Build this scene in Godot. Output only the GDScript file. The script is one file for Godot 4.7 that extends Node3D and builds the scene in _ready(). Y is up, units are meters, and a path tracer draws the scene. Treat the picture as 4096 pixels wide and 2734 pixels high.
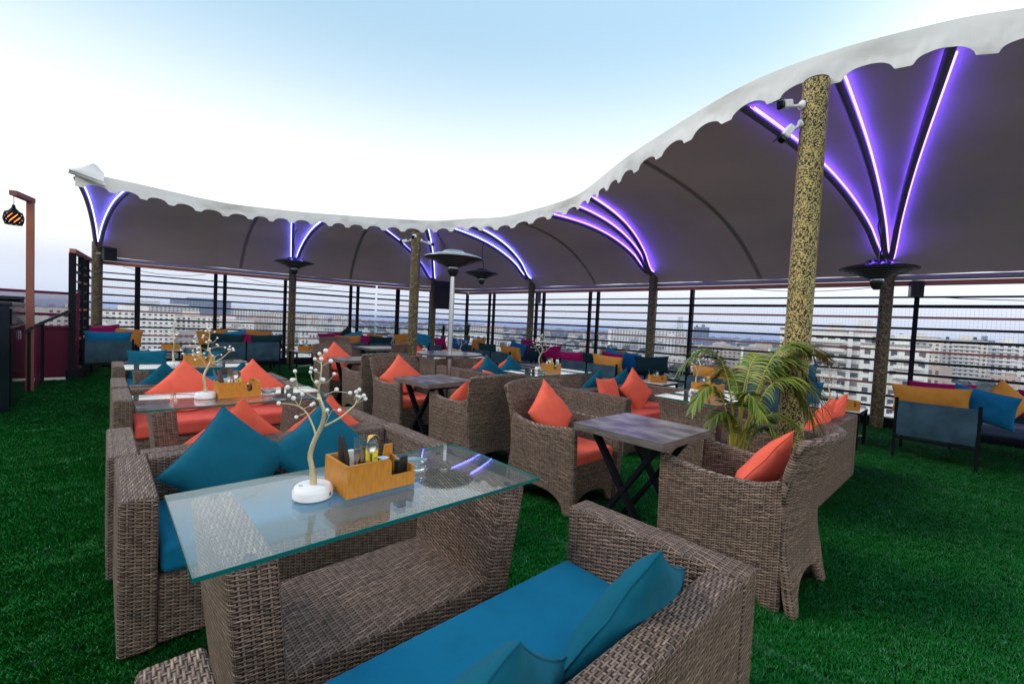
extends Node3D

# ---------------------------------------------------------------- mesh builder
class MB:
	var v := PackedVector3Array()
	var n := PackedVector3Array()
	var t := PackedVector2Array()
	var c := PackedColorArray()
	var i := PackedInt32Array()
	var col := Color(1, 1, 1)
	var colored := false

	func vert(p: Vector3, nn: Vector3, uv: Vector2) -> int:
		v.append(p)
		n.append(nn)
		t.append(uv)
		if colored:
			c.append(col)
		return v.size() - 1

	func tri(a: int, b: int, d: int) -> void:
		i.append(a)
		i.append(b)
		i.append(d)

	func quad(a: int, b: int, d: int, e: int) -> void:
		tri(a, b, d)
		tri(a, d, e)

	func flat_quad(a: Vector3, b: Vector3, d: Vector3, e: Vector3, nn: Vector3, s := 1.0) -> void:
		var w := (b - a).length()
		var h := (e - a).length()
		var k := vert(a, nn, Vector2(0, 0))
		vert(b, nn, Vector2(w / s, 0))
		vert(d, nn, Vector2(w / s, h / s))
		vert(e, nn, Vector2(0, h / s))
		quad(k, k + 1, k + 2, k + 3)

	# a box with rounded edges; uv in units of tile metres
	func rbox(ctr: Vector3, size: Vector3, r := 0.0, xf := Transform3D(), tile := 1.0, deform = null, off := Vector2()) -> void:
		var h := size * 0.5
		r = minf(r, minf(h.x, minf(h.y, h.z)) * 0.98)
		for a in 3:
			var ua := (a + 1) % 3
			var va := (a + 2) % 3
			if a == 0:
				ua = 2
				va = 1
			elif a == 1:
				ua = 0 if size.x >= size.z else 2
				va = 2 if size.x >= size.z else 0
			else:
				ua = 0
				va = 1
			var lu := coords(h[ua], r)
			var lv := coords(h[va], r)
			for sg in [-1.0, 1.0]:
				var base := v.size()
				for y in lv.size():
					for x in lu.size():
						var p := Vector3()
						p[a] = sg * h[a]
						p[ua] = lu[x]
						p[va] = lv[y]
						var nn := Vector3()
						nn[a] = sg
						var pos := p
						if r > 0.0:
							var q := Vector3(clampf(p.x, -h.x + r, h.x - r), clampf(p.y, -h.y + r, h.y - r), clampf(p.z, -h.z + r, h.z - r))
							nn = (p - q).normalized()
							pos = q + nn * r
						pos += ctr
						if deform != null:
							pos = deform.call(pos)
						vert(xf * pos, (xf.basis * nn).normalized(), Vector2(lu[x] + h[ua], h[va] - lv[y]) / tile + off)
				var w := lu.size()
				for y in lv.size() - 1:
					for x in w - 1:
						var k := base + y * w + x
						quad(k, k + 1, k + w + 1, k + w)

	func coords(h: float, r: float) -> PackedFloat32Array:
		if r <= 0.0:
			return PackedFloat32Array([-h, h])
		return PackedFloat32Array([-h, -h + r * 0.45, -h + r, h - r, h - r * 0.45, h])

	func tube(pts: PackedVector3Array, r0: float, r1 := -1.0, sides := 8, caps := true) -> void:
		if r1 < 0.0:
			r1 = r0
		var m := pts.size()
		var d := (pts[1] - pts[0]).normalized()
		var s := d.cross(Vector3.UP if absf(d.y) < 0.9 else Vector3.RIGHT).normalized()
		var base := v.size()
		var along := 0.0
		for k in m:
			var dd := (pts[mini(k + 1, m - 1)] - pts[maxi(k - 1, 0)]).normalized()
			s = (s - dd * s.dot(dd)).normalized()
			var b := dd.cross(s)
			var r := lerpf(r0, r1, float(k) / (m - 1))
			if k > 0:
				along += (pts[k] - pts[k - 1]).length()
			for j in sides + 1:
				var an := TAU * j / sides
				var nn := s * cos(an) + b * sin(an)
				vert(pts[k] + nn * r, nn, Vector2(float(j) / sides * TAU * r0, along))
		for k in m - 1:
			for j in sides:
				var q := base + k * (sides + 1) + j
				quad(q, q + 1, q + sides + 2, q + sides + 1)
		if caps:
			for e in 2:
				var k := 0 if e == 0 else m - 1
				var nn := (pts[0] - pts[1]).normalized() if e == 0 else (pts[m - 1] - pts[m - 2]).normalized()
				var ct := vert(pts[k], nn, Vector2())
				for j in sides + 1:
					var o := v[base + k * (sides + 1) + j]
					vert(o, nn, Vector2())
				for j in sides:
					tri(ct, ct + 1 + j, ct + 2 + j)

	func lathe(prof: PackedVector2Array, seg := 24, xf := Transform3D()) -> void:
		var m := prof.size()
		var base := v.size()
		for k in m:
			var a := prof[maxi(k - 1, 0)]
			var b := prof[mini(k + 1, m - 1)]
			var dd := (b - a).normalized()
			var n2 := Vector2(dd.y, -dd.x)
			for j in seg + 1:
				var an := TAU * j / seg
				var ra := Vector3(cos(an), 0, sin(an))
				vert(xf * (ra * prof[k].x + Vector3(0, prof[k].y, 0)), (xf.basis * (ra * n2.x + Vector3(0, n2.y, 0))).normalized(), Vector2(float(j) / seg, prof[k].y))
		for k in m - 1:
			for j in seg:
				var q := base + k * (seg + 1) + j
				quad(q, q + 1, q + seg + 2, q + seg + 1)

	# a lathe whose profile corners stay sharp
	func lathe_sharp(prof: PackedVector2Array, seg := 24, xf := Transform3D()) -> void:
		for k in prof.size() - 1:
			lathe(PackedVector2Array([prof[k], prof[k + 1]]), seg, xf)

	# rows of points; normals by differences, turned to the side of `toward`
	func sheet(rows: Array, toward: Callable, uvscale := 1.0, off := Vector2()) -> void:
		var ns: int = rows.size()
		var nt: int = rows[0].size()
		var base := v.size()
		var su := 0.0
		for a in ns:
			var row: PackedVector3Array = rows[a]
			var up: PackedVector3Array = rows[maxi(a - 1, 0)]
			var dn: PackedVector3Array = rows[mini(a + 1, ns - 1)]
			if a > 0:
				su += (row[nt / 2] - up[nt / 2]).length()
			var sv := 0.0
			for b in nt:
				if b > 0:
					sv += (row[b] - row[b - 1]).length()
				var nn := (dn[b] - up[b]).cross(row[mini(b + 1, nt - 1)] - row[maxi(b - 1, 0)]).normalized()
				var tw: Vector3 = toward.call(row[b])
				if nn.dot(tw) < 0.0:
					nn = -nn
				vert(row[b], nn, Vector2(sv, su) / uvscale + off)
		for a in ns - 1:
			for b in nt - 1:
				var q := base + a * nt + b
				quad(q, q + 1, q + nt + 1, q + nt)

	# a slab: mid surface f(s, t), thickness th, closed round the edges
	func slab(f: Callable, ns: int, nt: int, th: float, tile := 1.0, off := Vector2(), closed := false) -> void:
		var P := []
		var N := []
		for a in ns + 1:
			var row := PackedVector3Array()
			for b in nt + 1:
				row.append(f.call(float(a) / ns, float(b) / nt))
			P.append(row)
		for a in ns + 1:
			var row := PackedVector3Array()
			for b in nt + 1:
				var ds: Vector3 = P[mini(a + 1, ns)][b] - P[maxi(a - 1, 0)][b]
				var dt: Vector3 = P[a][mini(b + 1, nt)] - P[a][maxi(b - 1, 0)]
				row.append(ds.cross(dt).normalized())
			N.append(row)
		var U := []
		var u0 := 0.0
		for a in ns + 1:
			if a > 0:
				var mid: int = nt / 2
				u0 += (P[a][mid] - P[a - 1][mid]).length()
			U.append(u0)
		for sd in [1.0, -1.0]:
			var base := v.size()
			for a in ns + 1:
				var vv := 0.0
				for b in nt + 1:
					if b > 0:
						vv += (P[a][b] - P[a][b - 1]).length()
					vert(P[a][b] + N[a][b] * th * 0.5 * sd, N[a][b] * sd, Vector2(U[a], vv) / tile + off)
			for a in ns:
				for b in nt:
					var q := base + a * (nt + 1) + b
					quad(q, q + 1, q + nt + 2, q + nt + 1)
		# rim
		var ring := []
		for a in ns + 1: ring.append([a, 0])
		for b in range(1, nt + 1): ring.append([ns, b])
		for a in range(ns - 1, -1, -1): ring.append([a, nt])
		for b in range(nt - 1, -1, -1): ring.append([0, b])
		var base := v.size()
		var al := 0.0
		for k in ring.size():
			var a: int = ring[k][0]
			var b: int = ring[k][1]
			var p: Vector3 = P[a][b]
			var nn: Vector3 = N[a][b]
			var nxt: Array = ring[mini(k + 1, ring.size() - 1)]
			var prv: Array = ring[maxi(k - 1, 0)]
			var tg: Vector3 = (P[nxt[0]][nxt[1]] - P[prv[0]][prv[1]]).normalized()
			var outw := tg.cross(nn).normalized()
			var inside: Vector3 = P[clampi(a, 1, ns - 1)][clampi(b, 1, nt - 1)] - p
			if outw.dot(inside) > 0.0:
				outw = -outw
			if k > 0:
				al += (p - P[ring[k - 1][0]][ring[k - 1][1]]).length()
			for e in 5:
				var an := -PI / 2 + PI * e / 4.0
				var dv := nn * sin(an) + outw * cos(an)
				vert(p + nn * sin(an) * th * 0.5 + outw * cos(an) * th * 0.4, dv, Vector2(al, th * e / 4.0) / tile + off)
		for k in ring.size() - 1:
			for e in 4:
				var q := base + k * 5 + e
				quad(q, q + 1, q + 6, q + 5)

	# a flat outline (in xy) given depth along z
	func extrude(poly: PackedVector2Array, z0: float, z1: float, xf := Transform3D(), tile := 1.0) -> void:
		var idx := Geometry2D.triangulate_polygon(poly)
		for sd in 2:
			var z := z0 if sd == 0 else z1
			var nn := Vector3(0, 0, -1 if sd == 0 else 1) * (1.0 if z1 > z0 else -1.0)
			var base := v.size()
			for p in poly:
				vert(xf * Vector3(p.x, p.y, z), (xf.basis * nn).normalized(), Vector2(p.x, p.y) / tile)
			for k in range(0, idx.size(), 3):
				tri(base + idx[k], base + idx[k + 1], base + idx[k + 2])
		var cw := Geometry2D.is_polygon_clockwise(poly)
		for k in poly.size():
			var a := poly[k]
			var b := poly[(k + 1) % poly.size()]
			var e := (b - a).normalized()
			var o := Vector3(e.y, -e.x, 0) * (1.0 if not cw else -1.0)
			o = (xf.basis * o).normalized()
			var q := vert(xf * Vector3(a.x, a.y, z0), o, Vector2(0, a.y) / tile)
			vert(xf * Vector3(b.x, b.y, z0), o, Vector2(0, b.y) / tile)
			vert(xf * Vector3(b.x, b.y, z1), o, Vector2(absf(z1 - z0), b.y) / tile)
			vert(xf * Vector3(a.x, a.y, z1), o, Vector2(absf(z1 - z0), a.y) / tile)
			quad(q, q + 1, q + 2, q + 3)

	func mesh() -> ArrayMesh:
		for k in range(0, i.size(), 3):
			var a := i[k]
			var b := i[k + 1]
			var d := i[k + 2]
			if (v[d] - v[a]).cross(v[b] - v[a]).dot(n[a] + n[b] + n[d]) < 0.0:
				i[k + 1] = d
				i[k + 2] = b
		var ar := []
		ar.resize(Mesh.ARRAY_MAX)
		ar[Mesh.ARRAY_VERTEX] = v
		ar[Mesh.ARRAY_NORMAL] = n
		ar[Mesh.ARRAY_TEX_UV] = t
		if colored:
			ar[Mesh.ARRAY_COLOR] = c
		ar[Mesh.ARRAY_INDEX] = i
		var m := ArrayMesh.new()
		m.add_surface_from_arrays(Mesh.PRIMITIVE_TRIANGLES, ar)
		return m


# ---------------------------------------------------------------- naming
var used := {}
var M := {}
var rng := RandomNumberGenerator.new()

func numbered(s: String) -> String:
	if not used.has(s):
		used[s] = 0
		return s
	used[s] += 1
	return "%s_%03d" % [s, used[s]]

func tag(o: Node3D, label: String, category: String, group := "", kind := "") -> Node3D:
	if label: o.set_meta("label", label)
	if category: o.set_meta("category", category)
	if group: o.set_meta("group", group)
	if kind: o.set_meta("kind", kind)
	return o

func thing(called: String, label: String, category: String, at := Vector3.ZERO, turn := 0.0, group := "") -> Node3D:
	var o := Node3D.new()
	o.name = numbered(called)
	add_child(o)
	o.position = at
	o.rotation.y = turn
	tag(o, label, category, group)
	return o

func obj(called: String, mesh: Mesh, m: Material, parent: Node3D = null) -> MeshInstance3D:
	var o := MeshInstance3D.new()
	o.mesh = mesh
	o.material_override = m
	if parent == null:
		o.name = numbered(called)
		add_child(o)
	else:
		o.name = called
		var k := 0
		while parent.has_node(NodePath(o.name)):
			k += 1
			o.name = "%s_%03d" % [called, k]
		parent.add_child(o, true)
	return o

# fast naming for the many parts of one thing
func piece(called: String, k: int, mesh: Mesh, m: Material, parent: Node3D, xf := Transform3D()) -> MeshInstance3D:
	var o := MeshInstance3D.new()
	o.mesh = mesh
	o.material_override = m
	o.name = called if k == 0 else "%s_%03d" % [called, k]
	o.transform = xf
	parent.add_child(o)
	return o

func copy(o: Node3D, called: String, label: String, at: Vector3, turn := 0.0) -> Node3D:
	var r: Node3D = o.duplicate()
	r.name = numbered(called)
	add_child(r)
	r.position = at
	r.rotation = Vector3(0, turn, 0)
	r.set_meta("label", label)
	return r

func structure(called: String, mesh: Mesh, m: Material) -> MeshInstance3D:
	var o := obj(called, mesh, m)
	o.set_meta("kind", "structure")
	return o

func box_mesh(size: Vector3, r := 0.0, ctr := Vector3.ZERO, tile := 1.0) -> ArrayMesh:
	var m := MB.new()
	m.rbox(ctr, size, r, Transform3D(), tile)
	return m.mesh()

func bar(a: Vector3, b: Vector3, w: float, h: float, r := 0.0) -> ArrayMesh:
	# a square bar from a to b, h measured upwards
	var m := MB.new()
	var d := b - a
	var z := d.normalized()
	var x := Vector3.UP.cross(z)
	x = x.normalized() if x.length() > 0.01 else Vector3.RIGHT
	var y := z.cross(x)
	m.rbox(Vector3.ZERO, Vector3(w, h, d.length()), r, Transform3D(Basis(x, y, z), (a + b) * 0.5))
	return m.mesh()

func lin(r: float, g: float, b: float) -> Color:
	return Color(r, g, b).linear_to_srgb()

func mat(key: String, c: Color, rough := 0.6, metal := 0.0) -> StandardMaterial3D:
	var m := StandardMaterial3D.new()
	m.resource_name = key
	m.albedo_color = c
	m.roughness = rough
	m.metallic = metal
	M[key] = m
	return m

func noise_tex(freq: float, ramp: Array, size := 256, octaves := 4, kind := FastNoiseLite.TYPE_SIMPLEX_SMOOTH, sd := 1) -> NoiseTexture2D:
	var n := FastNoiseLite.new()
	n.seed = sd
	n.frequency = freq
	n.noise_type = kind
	n.fractal_octaves = octaves
	var t := NoiseTexture2D.new()
	t.width = size
	t.height = size
	t.seamless = true
	t.generate_mipmaps = false
	t.noise = n
	var g := Gradient.new()
	var off := PackedFloat32Array()
	var col := PackedColorArray()
	for k in ramp:
		off.append(k[0])
		col.append(k[1])
	g.offsets = off
	g.colors = col
	t.color_ramp = g
	return t

func h3(a: int, b: int, c := 0) -> float:
	var x := (a * 374761393 + b * 668265263 + c * 1442695041) & 0x7fffffff
	x = ((x ^ (x >> 13)) * 1274126177) & 0x7fffffff
	return float((x ^ (x >> 16)) & 0xffff) / 65535.0

# woven plastic rattan: strands over and under upright stakes
func wicker_maps() -> Array:
	var S := 800
	var rows := 40
	var cols := 12
	var rp := float(S) / rows
	var cp := float(S) / cols
	var cb := PackedByteArray()
	var hb := PackedByteArray()
	cb.resize(S * S * 3)
	hb.resize(S * S)
	for y in S:
		var ri := int(y / rp)
		for x in S:
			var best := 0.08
			var cr := 0.016  # gap ground: the shade inside the weave is put into the colour
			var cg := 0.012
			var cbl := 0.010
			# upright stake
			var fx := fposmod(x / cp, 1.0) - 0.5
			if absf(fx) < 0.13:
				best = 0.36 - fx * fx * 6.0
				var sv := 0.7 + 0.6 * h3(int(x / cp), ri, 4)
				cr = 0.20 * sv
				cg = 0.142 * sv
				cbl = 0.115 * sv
			for dr in [-1, 0, 1]:
				var r: int = ri + dr
				var rw := posmod(r, rows)
				var par := rw % 2
				# the nearest stake this strand passes over
				var sx := x / cp - 0.5 + h3(rw, 7) * 0.14
				var j := int(roundf((sx - par) / 2.0)) * 2 + par
				var dx := sx - j
				var yc := (r + 0.5) * rp + dx * 4.4 + (h3(rw, posmod(j, cols), 3) - 0.5) * 3.0
				var dy := (y + 0.5 - yc) / (rp * (0.40 + 0.06 * h3(rw, posmod(j, cols), 23)))
				if absf(dy) > 1.0:
					continue
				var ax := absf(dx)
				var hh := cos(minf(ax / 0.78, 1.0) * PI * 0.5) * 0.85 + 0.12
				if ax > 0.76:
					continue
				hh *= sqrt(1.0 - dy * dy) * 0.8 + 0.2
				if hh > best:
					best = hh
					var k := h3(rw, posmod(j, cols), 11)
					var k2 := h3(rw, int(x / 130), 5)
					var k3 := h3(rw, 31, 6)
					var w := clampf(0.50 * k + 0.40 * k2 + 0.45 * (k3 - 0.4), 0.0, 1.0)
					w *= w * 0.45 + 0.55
					var dip_shade := 0.55 + 0.45 * cos(minf(ax / 0.78, 1.0) * PI * 0.5)  # paints shade into the strand where it dips under a stake
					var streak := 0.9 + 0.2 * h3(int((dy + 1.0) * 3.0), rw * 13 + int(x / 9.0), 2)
					cr = lerpf(0.085, 0.50, w) * dip_shade * streak
					cg = lerpf(0.052, 0.340, w) * dip_shade * streak
					cbl = lerpf(0.042, 0.260, w) * dip_shade * streak
			var p := (y * S + x) * 3
			cb[p] = int(clampf(pow(cr, 0.4545), 0, 1) * 255)
			cb[p + 1] = int(clampf(pow(cg, 0.4545), 0, 1) * 255)
			cb[p + 2] = int(clampf(pow(cbl, 0.4545), 0, 1) * 255)
			hb[y * S + x] = int(clampf(best, 0, 1) * 255)
	var a := ImageTexture.create_from_image(Image.create_from_data(S, S, false, Image.FORMAT_RGB8, cb))
	var b := ImageTexture.create_from_image(Image.create_from_data(S, S, false, Image.FORMAT_L8, hb))
	return [a, b]

const TILE := 0.30

func make_materials() -> void:
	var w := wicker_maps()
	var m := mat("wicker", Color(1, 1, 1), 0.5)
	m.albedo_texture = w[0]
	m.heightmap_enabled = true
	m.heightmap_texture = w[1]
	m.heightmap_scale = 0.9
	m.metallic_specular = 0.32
	# canvas cloths with a fine thread
	var thread := noise_tex(0.35, [[0.0, Color(0.35, 0.35, 0.35)], [1.0, Color(1, 1, 1)]], 256, 2, FastNoiseLite.TYPE_VALUE, 4)
	var mott := noise_tex(0.02, [[0.0, Color(0.94, 0.94, 0.94)], [0.5, Color(0.985, 0.985, 0.985)], [1.0, Color(1, 1, 1)]], 256, 5, FastNoiseLite.TYPE_SIMPLEX_SMOOTH, 9)
	for k in [["coral", lin(0.80, 0.125, 0.075)], ["teal", lin(0.003, 0.095, 0.155)], ["teal_seat", lin(0.002, 0.135, 0.26)], ["coral_seat", lin(0.68, 0.095, 0.07)]]:
		var c := mat(k[0], k[1], 0.85)
		c.albedo_texture = mott
		c.uv1_scale = Vector3(1.3, 1.3, 1)
		c.heightmap_enabled = true
		c.heightmap_texture = thread
		c.heightmap_scale = 0.12
		c.rim_enabled = true
		c.rim = 0.25
		c.rim_tint = 0.6
		c.metallic_specular = 0.25
	for k in [["velvet_blue", lin(0.004, 0.115, 0.27)], ["velvet_mustard", lin(0.46, 0.20, 0.035)], ["velvet_magenta", lin(0.27, 0.004, 0.085)], ["velvet_green", lin(0.006, 0.028, 0.036)], ["velvet_sky", lin(0.01, 0.20, 0.33)]]:
		var c := mat(k[0], k[1], 0.7)
		c.albedo_texture = mott
		c.uv1_scale = Vector3(1.7, 1.7, 1)
		c.rim_enabled = true
		c.rim = 0.6
		c.rim_tint = 0.7
		c.metallic_specular = 0.2
	var d := mat("denim", lin(0.032, 0.074, 0.108), 0.75)
	d.albedo_texture = noise_tex(0.012, [[0.0, Color(0.7, 0.7, 0.72)], [0.45, Color(0.9, 0.9, 0.9)], [0.75, Color(1.0, 1.0, 1.0)], [1.0, Color(1, 1, 1)]], 256, 4, FastNoiseLite.TYPE_SIMPLEX_SMOOTH, 21)
	d.rim_enabled = true
	d.rim = 0.5
	d.metallic_specular = 0.25
	var nv := mat("navy_seat", lin(0.012, 0.035, 0.075), 0.7)
	nv.albedo_texture = mott
	nv.rim_enabled = true
	nv.rim = 0.5
	mat("black_metal", lin(0.006, 0.007, 0.010), 0.55).metallic_specular = 0.15
	mat("rail_black", lin(0.007, 0.008, 0.012), 0.5).metallic_specular = 0.2
	mat("copper_paint", lin(0.185, 0.062, 0.042), 0.5)
	mat("copper_rail", lin(0.46, 0.165, 0.115), 0.5).metallic_specular = 0.3
	mat("maroon_paint", lin(0.105, 0.007, 0.032), 0.45).metallic_specular = 0.3
	mat("steel", lin(0.55, 0.55, 0.54), 0.25, 1.0)
	mat("chrome", lin(0.7, 0.7, 0.7), 0.12, 1.0)
	mat("dark_steel", lin(0.16, 0.16, 0.17), 0.3, 0.9)
	mat("black_plastic", lin(0.012, 0.012, 0.014), 0.35)
	mat("black_rubber", lin(0.010, 0.010, 0.011), 0.7)
	mat("black_gloss", lin(0.005, 0.007, 0.012), 0.10).metallic_specular = 0.4
	mat("grey_enamel", lin(0.30, 0.31, 0.32), 0.25, 0.6)
	mat("white_plastic", lin(0.74, 0.74, 0.76), 0.3)
	mat("pearl", lin(0.78, 0.76, 0.72), 0.12)
	M.pearl.clearcoat_enabled = true
	mat("gold_bark", lin(0.56, 0.48, 0.30), 0.35, 0.4)
	mat("yellow_cap", lin(0.80, 0.47, 0.02), 0.4)
	mat("yellow_label", lin(0.78, 0.68, 0.03), 0.5)
	mat("red_print", lin(0.6, 0.03, 0.03), 0.5)
	mat("green_print", lin(0.08, 0.35, 0.06), 0.5)
	mat("napkin", lin(0.8, 0.8, 0.82), 0.9)
	var wd := mat("caddy_wood", lin(0.56, 0.23, 0.022), 0.4)
	wd.albedo_texture = noise_tex(0.01, [[0.0, Color(0.86, 0.84, 0.82)], [1.0, Color(1, 1, 1)]], 256, 4, FastNoiseLite.TYPE_SIMPLEX_SMOOTH, 31)
	wd.uv1_scale = Vector3(6, 1.5, 1)
	mat("caddy_edge", lin(0.62, 0.30, 0.05), 0.5)
	# glass
	var gl := mat("pane", Color(0.9, 1.0, 0.98, 0.035), 0.0)
	gl.transparency = BaseMaterial3D.TRANSPARENCY_ALPHA
	gl.metallic_specular = 0.5
	var ge := mat("glass_edge", lin(0.004, 0.105, 0.100), 0.08)
	ge.metallic_specular = 0.6
	var cg := mat("clear_glass", Color(0.95, 1.0, 1.0, 0.02), 0.02)
	cg.refraction_enabled = true
	cg.refraction_scale = 0.05
	# stone-look laminate tops
	var st := mat("laminate", Color(1, 1, 1), 0.33)
	st.albedo_texture = noise_tex(0.006, [[0.0, lin(0.045, 0.032, 0.036)], [0.42, lin(0.10, 0.078, 0.082)], [0.58, lin(0.145, 0.118, 0.12)], [0.8, lin(0.21, 0.185, 0.185)], [1.0, lin(0.3, 0.28, 0.28)]], 512, 5, FastNoiseLite.TYPE_SIMPLEX_SMOOTH, 77)
	st.uv1_scale = Vector3(1.1, 1.6, 1)
	st.metallic_specular = 0.55
	var se := mat("laminate_edge", Color(1, 1, 1), 0.6)
	se.albedo_texture = noise_tex(0.03, [[0.0, lin(0.06, 0.05, 0.05)], [0.5, lin(0.105, 0.09, 0.085)], [1.0, lin(0.16, 0.14, 0.13)]], 256, 4, FastNoiseLite.TYPE_SIMPLEX_SMOOTH, 78)
	se.uv1_scale = Vector3(0.6, 6, 1)
	var dt := mat("dark_top", lin(0.045, 0.045, 0.055), 0.22)
	dt.metallic_specular = 0.6
	mat("milk_glass", lin(0.66, 0.66, 0.67), 0.06).metallic_specular = 0.7
	# gold leaf flakes on black for the columns
	for which in 2:
		flake_material("gold_flake" if which == 0 else "gold_flake_sparse_shaded", 0.02 if which == 0 else -0.13, 0.072 if which == 0 else 0.07)
	# canopy cloth
	var lining := mat("canopy_cloth", lin(0.50, 0.43, 0.42), 0.75)
	lining.backlight_enabled = true
	lining.backlight = lin(0.150, 0.122, 0.130)
	lining.metallic_specular = 0.2
	lining.albedo_texture = noise_tex(0.004, [[0.0, Color(0.9, 0.9, 0.9)], [1.0, Color(1, 1, 1)]], 256, 5, FastNoiseLite.TYPE_SIMPLEX_SMOOTH, 51)
	var seam := mat("canopy_seam", lin(0.40, 0.345, 0.34), 0.7)
	seam.backlight_enabled = true
	seam.backlight = lin(0.05, 0.04, 0.045)
	var val := mat("valance_cloth", Color(1, 1, 1), 0.55)
	val.albedo_texture = noise_tex(0.01, [[0.0, lin(0.42, 0.41, 0.40)], [0.3, lin(0.62, 0.62, 0.62)], [0.5, lin(0.68, 0.68, 0.69)], [1.0, lin(0.70, 0.70, 0.71)]], 512, 6, FastNoiseLite.TYPE_SIMPLEX_SMOOTH, 61)
	val.uv1_scale = Vector3(0.5, 1.6, 1)
	mat("pipe_grey", lin(0.17, 0.165, 0.18), 0.45)
	mat("beam_lilac", lin(0.36, 0.32, 0.42), 0.45)
	# foliage
	var lf := mat("palm_leaf", Color(1, 1, 1), 0.42)
	lf.vertex_color_use_as_albedo = true
	lf.backlight_enabled = true
	lf.backlight = Color(0.32, 0.36, 0.12)
	mat("palm_stem", lin(0.40, 0.34, 0.05), 0.5)
	mat("soil", lin(0.03, 0.022, 0.016), 0.95)
	mat("planter", lin(0.05, 0.05, 0.052), 0.6)
	var tf := mat("turf_base", Color(1, 1, 1), 0.9)
	tf.albedo_texture = noise_tex(0.02, [[0.0, lin(0.006, 0.05, 0.010)], [0.5, lin(0.010, 0.09, 0.02)], [1.0, lin(0.02, 0.14, 0.035)]], 512, 6, FastNoiseLite.TYPE_SIMPLEX_SMOOTH, 71)
	tf.uv1_scale = Vector3(0.9, 0.9, 1)
	tf.metallic_specular = 0.04
	tf.heightmap_enabled = true
	tf.heightmap_texture = noise_tex(0.25, [[0.0, Color(0, 0, 0)], [1.0, Color(1, 1, 1)]], 512, 3, FastNoiseLite.TYPE_SIMPLEX, 72)
	tf.heightmap_scale = 1.2
	var tb := mat("turf_blade", Color(1, 1, 1), 0.5)
	tb.vertex_color_use_as_albedo = true
	tb.metallic_specular = 0.12
	tb.backlight_enabled = true
	tb.backlight = Color(0.15, 0.3, 0.12)
	mat("concrete", lin(0.25, 0.24, 0.23), 0.85)
	# perforated sheet
	var pf := mat("perforated", Color(1, 1, 1), 0.5)
	var pi := Image.create(64, 64, false, Image.FORMAT_RGBA8)
	for y in 64:
		for x in 64:
			var d1 := Vector2(fposmod(x, 32) - 16, fposmod(y, 32) - 16).length()
			var d2 := Vector2(fposmod(x + 16, 32) - 16, fposmod(y + 16, 32) - 16).length()
			pi.set_pixel(x, y, Color(lin(0.10, 0.022, 0.045), 0.0 if minf(d1, d2) < 8.5 else 1.0))
	pf.albedo_texture = ImageTexture.create_from_image(pi)
	pf.transparency = BaseMaterial3D.TRANSPARENCY_ALPHA_SCISSOR
	pf.alpha_scissor_threshold = 0.5
	pf.uv1_scale = Vector3(25, 25, 1)
	# lamps
	for k in [["led_blue", lin(0.125, 0.13, 1.0), 9.0], ["led_violet", lin(0.15, 0.065, 1.0), 9.0]]:
		var e := mat(k[0], Color(0.8, 0.8, 0.9), 0.4)
		e.emission_enabled = true
		e.emission = k[1]
		e.emission_energy_multiplier = k[2]
	var bu := mat("lantern_glow", Color(1, 0.8, 0.5), 0.4)
	bu.emission_enabled = true
	bu.emission = Color(1.0, 0.50, 0.20)
	bu.emission_energy_multiplier = 1.3
	# town
	for k in [["wall_white", [0.80, 0.78, 0.76]], ["wall_cream", [0.72, 0.66, 0.59]], ["wall_grey", [0.50, 0.50, 0.51]], ["wall_tan", [0.44, 0.36, 0.30]], ["wall_rose", [0.48, 0.38, 0.34]], ["wall_blue", [0.16, 0.21, 0.30]]]:
		var c := mat(k[0], Color(1, 1, 1), 0.9)
		var q: Array = k[1]
		c.albedo_texture = noise_tex(0.02, [[0.0, lin(q[0] * 0.72, q[1] * 0.72, q[2] * 0.72)], [0.5, lin(q[0], q[1], q[2])], [1.0, lin(q[0] * 1.08, q[1] * 1.08, q[2] * 1.08)]], 128, 5, FastNoiseLite.TYPE_SIMPLEX_SMOOTH, 91)
		c.uv1_scale = Vector3(0.03, 0.03, 1)
	mat("window_dark", lin(0.07, 0.085, 0.11), 0.15)
	mat("window_blind", lin(0.22, 0.22, 0.22), 0.6)
	mat("window_shade", lin(0.12, 0.12, 0.125), 0.4)
	mat("roof_slab", lin(0.33, 0.32, 0.31), 0.9)
	mat("roof_maroon", lin(0.15, 0.06, 0.055), 0.85)
	var cf := mat("small_house", Color(1, 1, 1), 0.9)
	cf.vertex_color_use_as_albedo = true
	var gd := mat("town_ground", Color(1, 1, 1), 0.95)
	gd.albedo_texture = noise_tex(0.01, [[0.0, lin(0.03, 0.045, 0.03)], [0.45, lin(0.05, 0.065, 0.045)], [0.55, lin(0.12, 0.11, 0.10)], [1.0, lin(0.2, 0.18, 0.16)]], 512, 6, FastNoiseLite.TYPE_SIMPLEX_SMOOTH, 95)
	gd.uv1_scale = Vector3(0.0025, 0.0025, 1)
	var tl := mat("tree_leaves", Color(1, 1, 1), 0.8)
	tl.vertex_color_use_as_albedo = true

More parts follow.
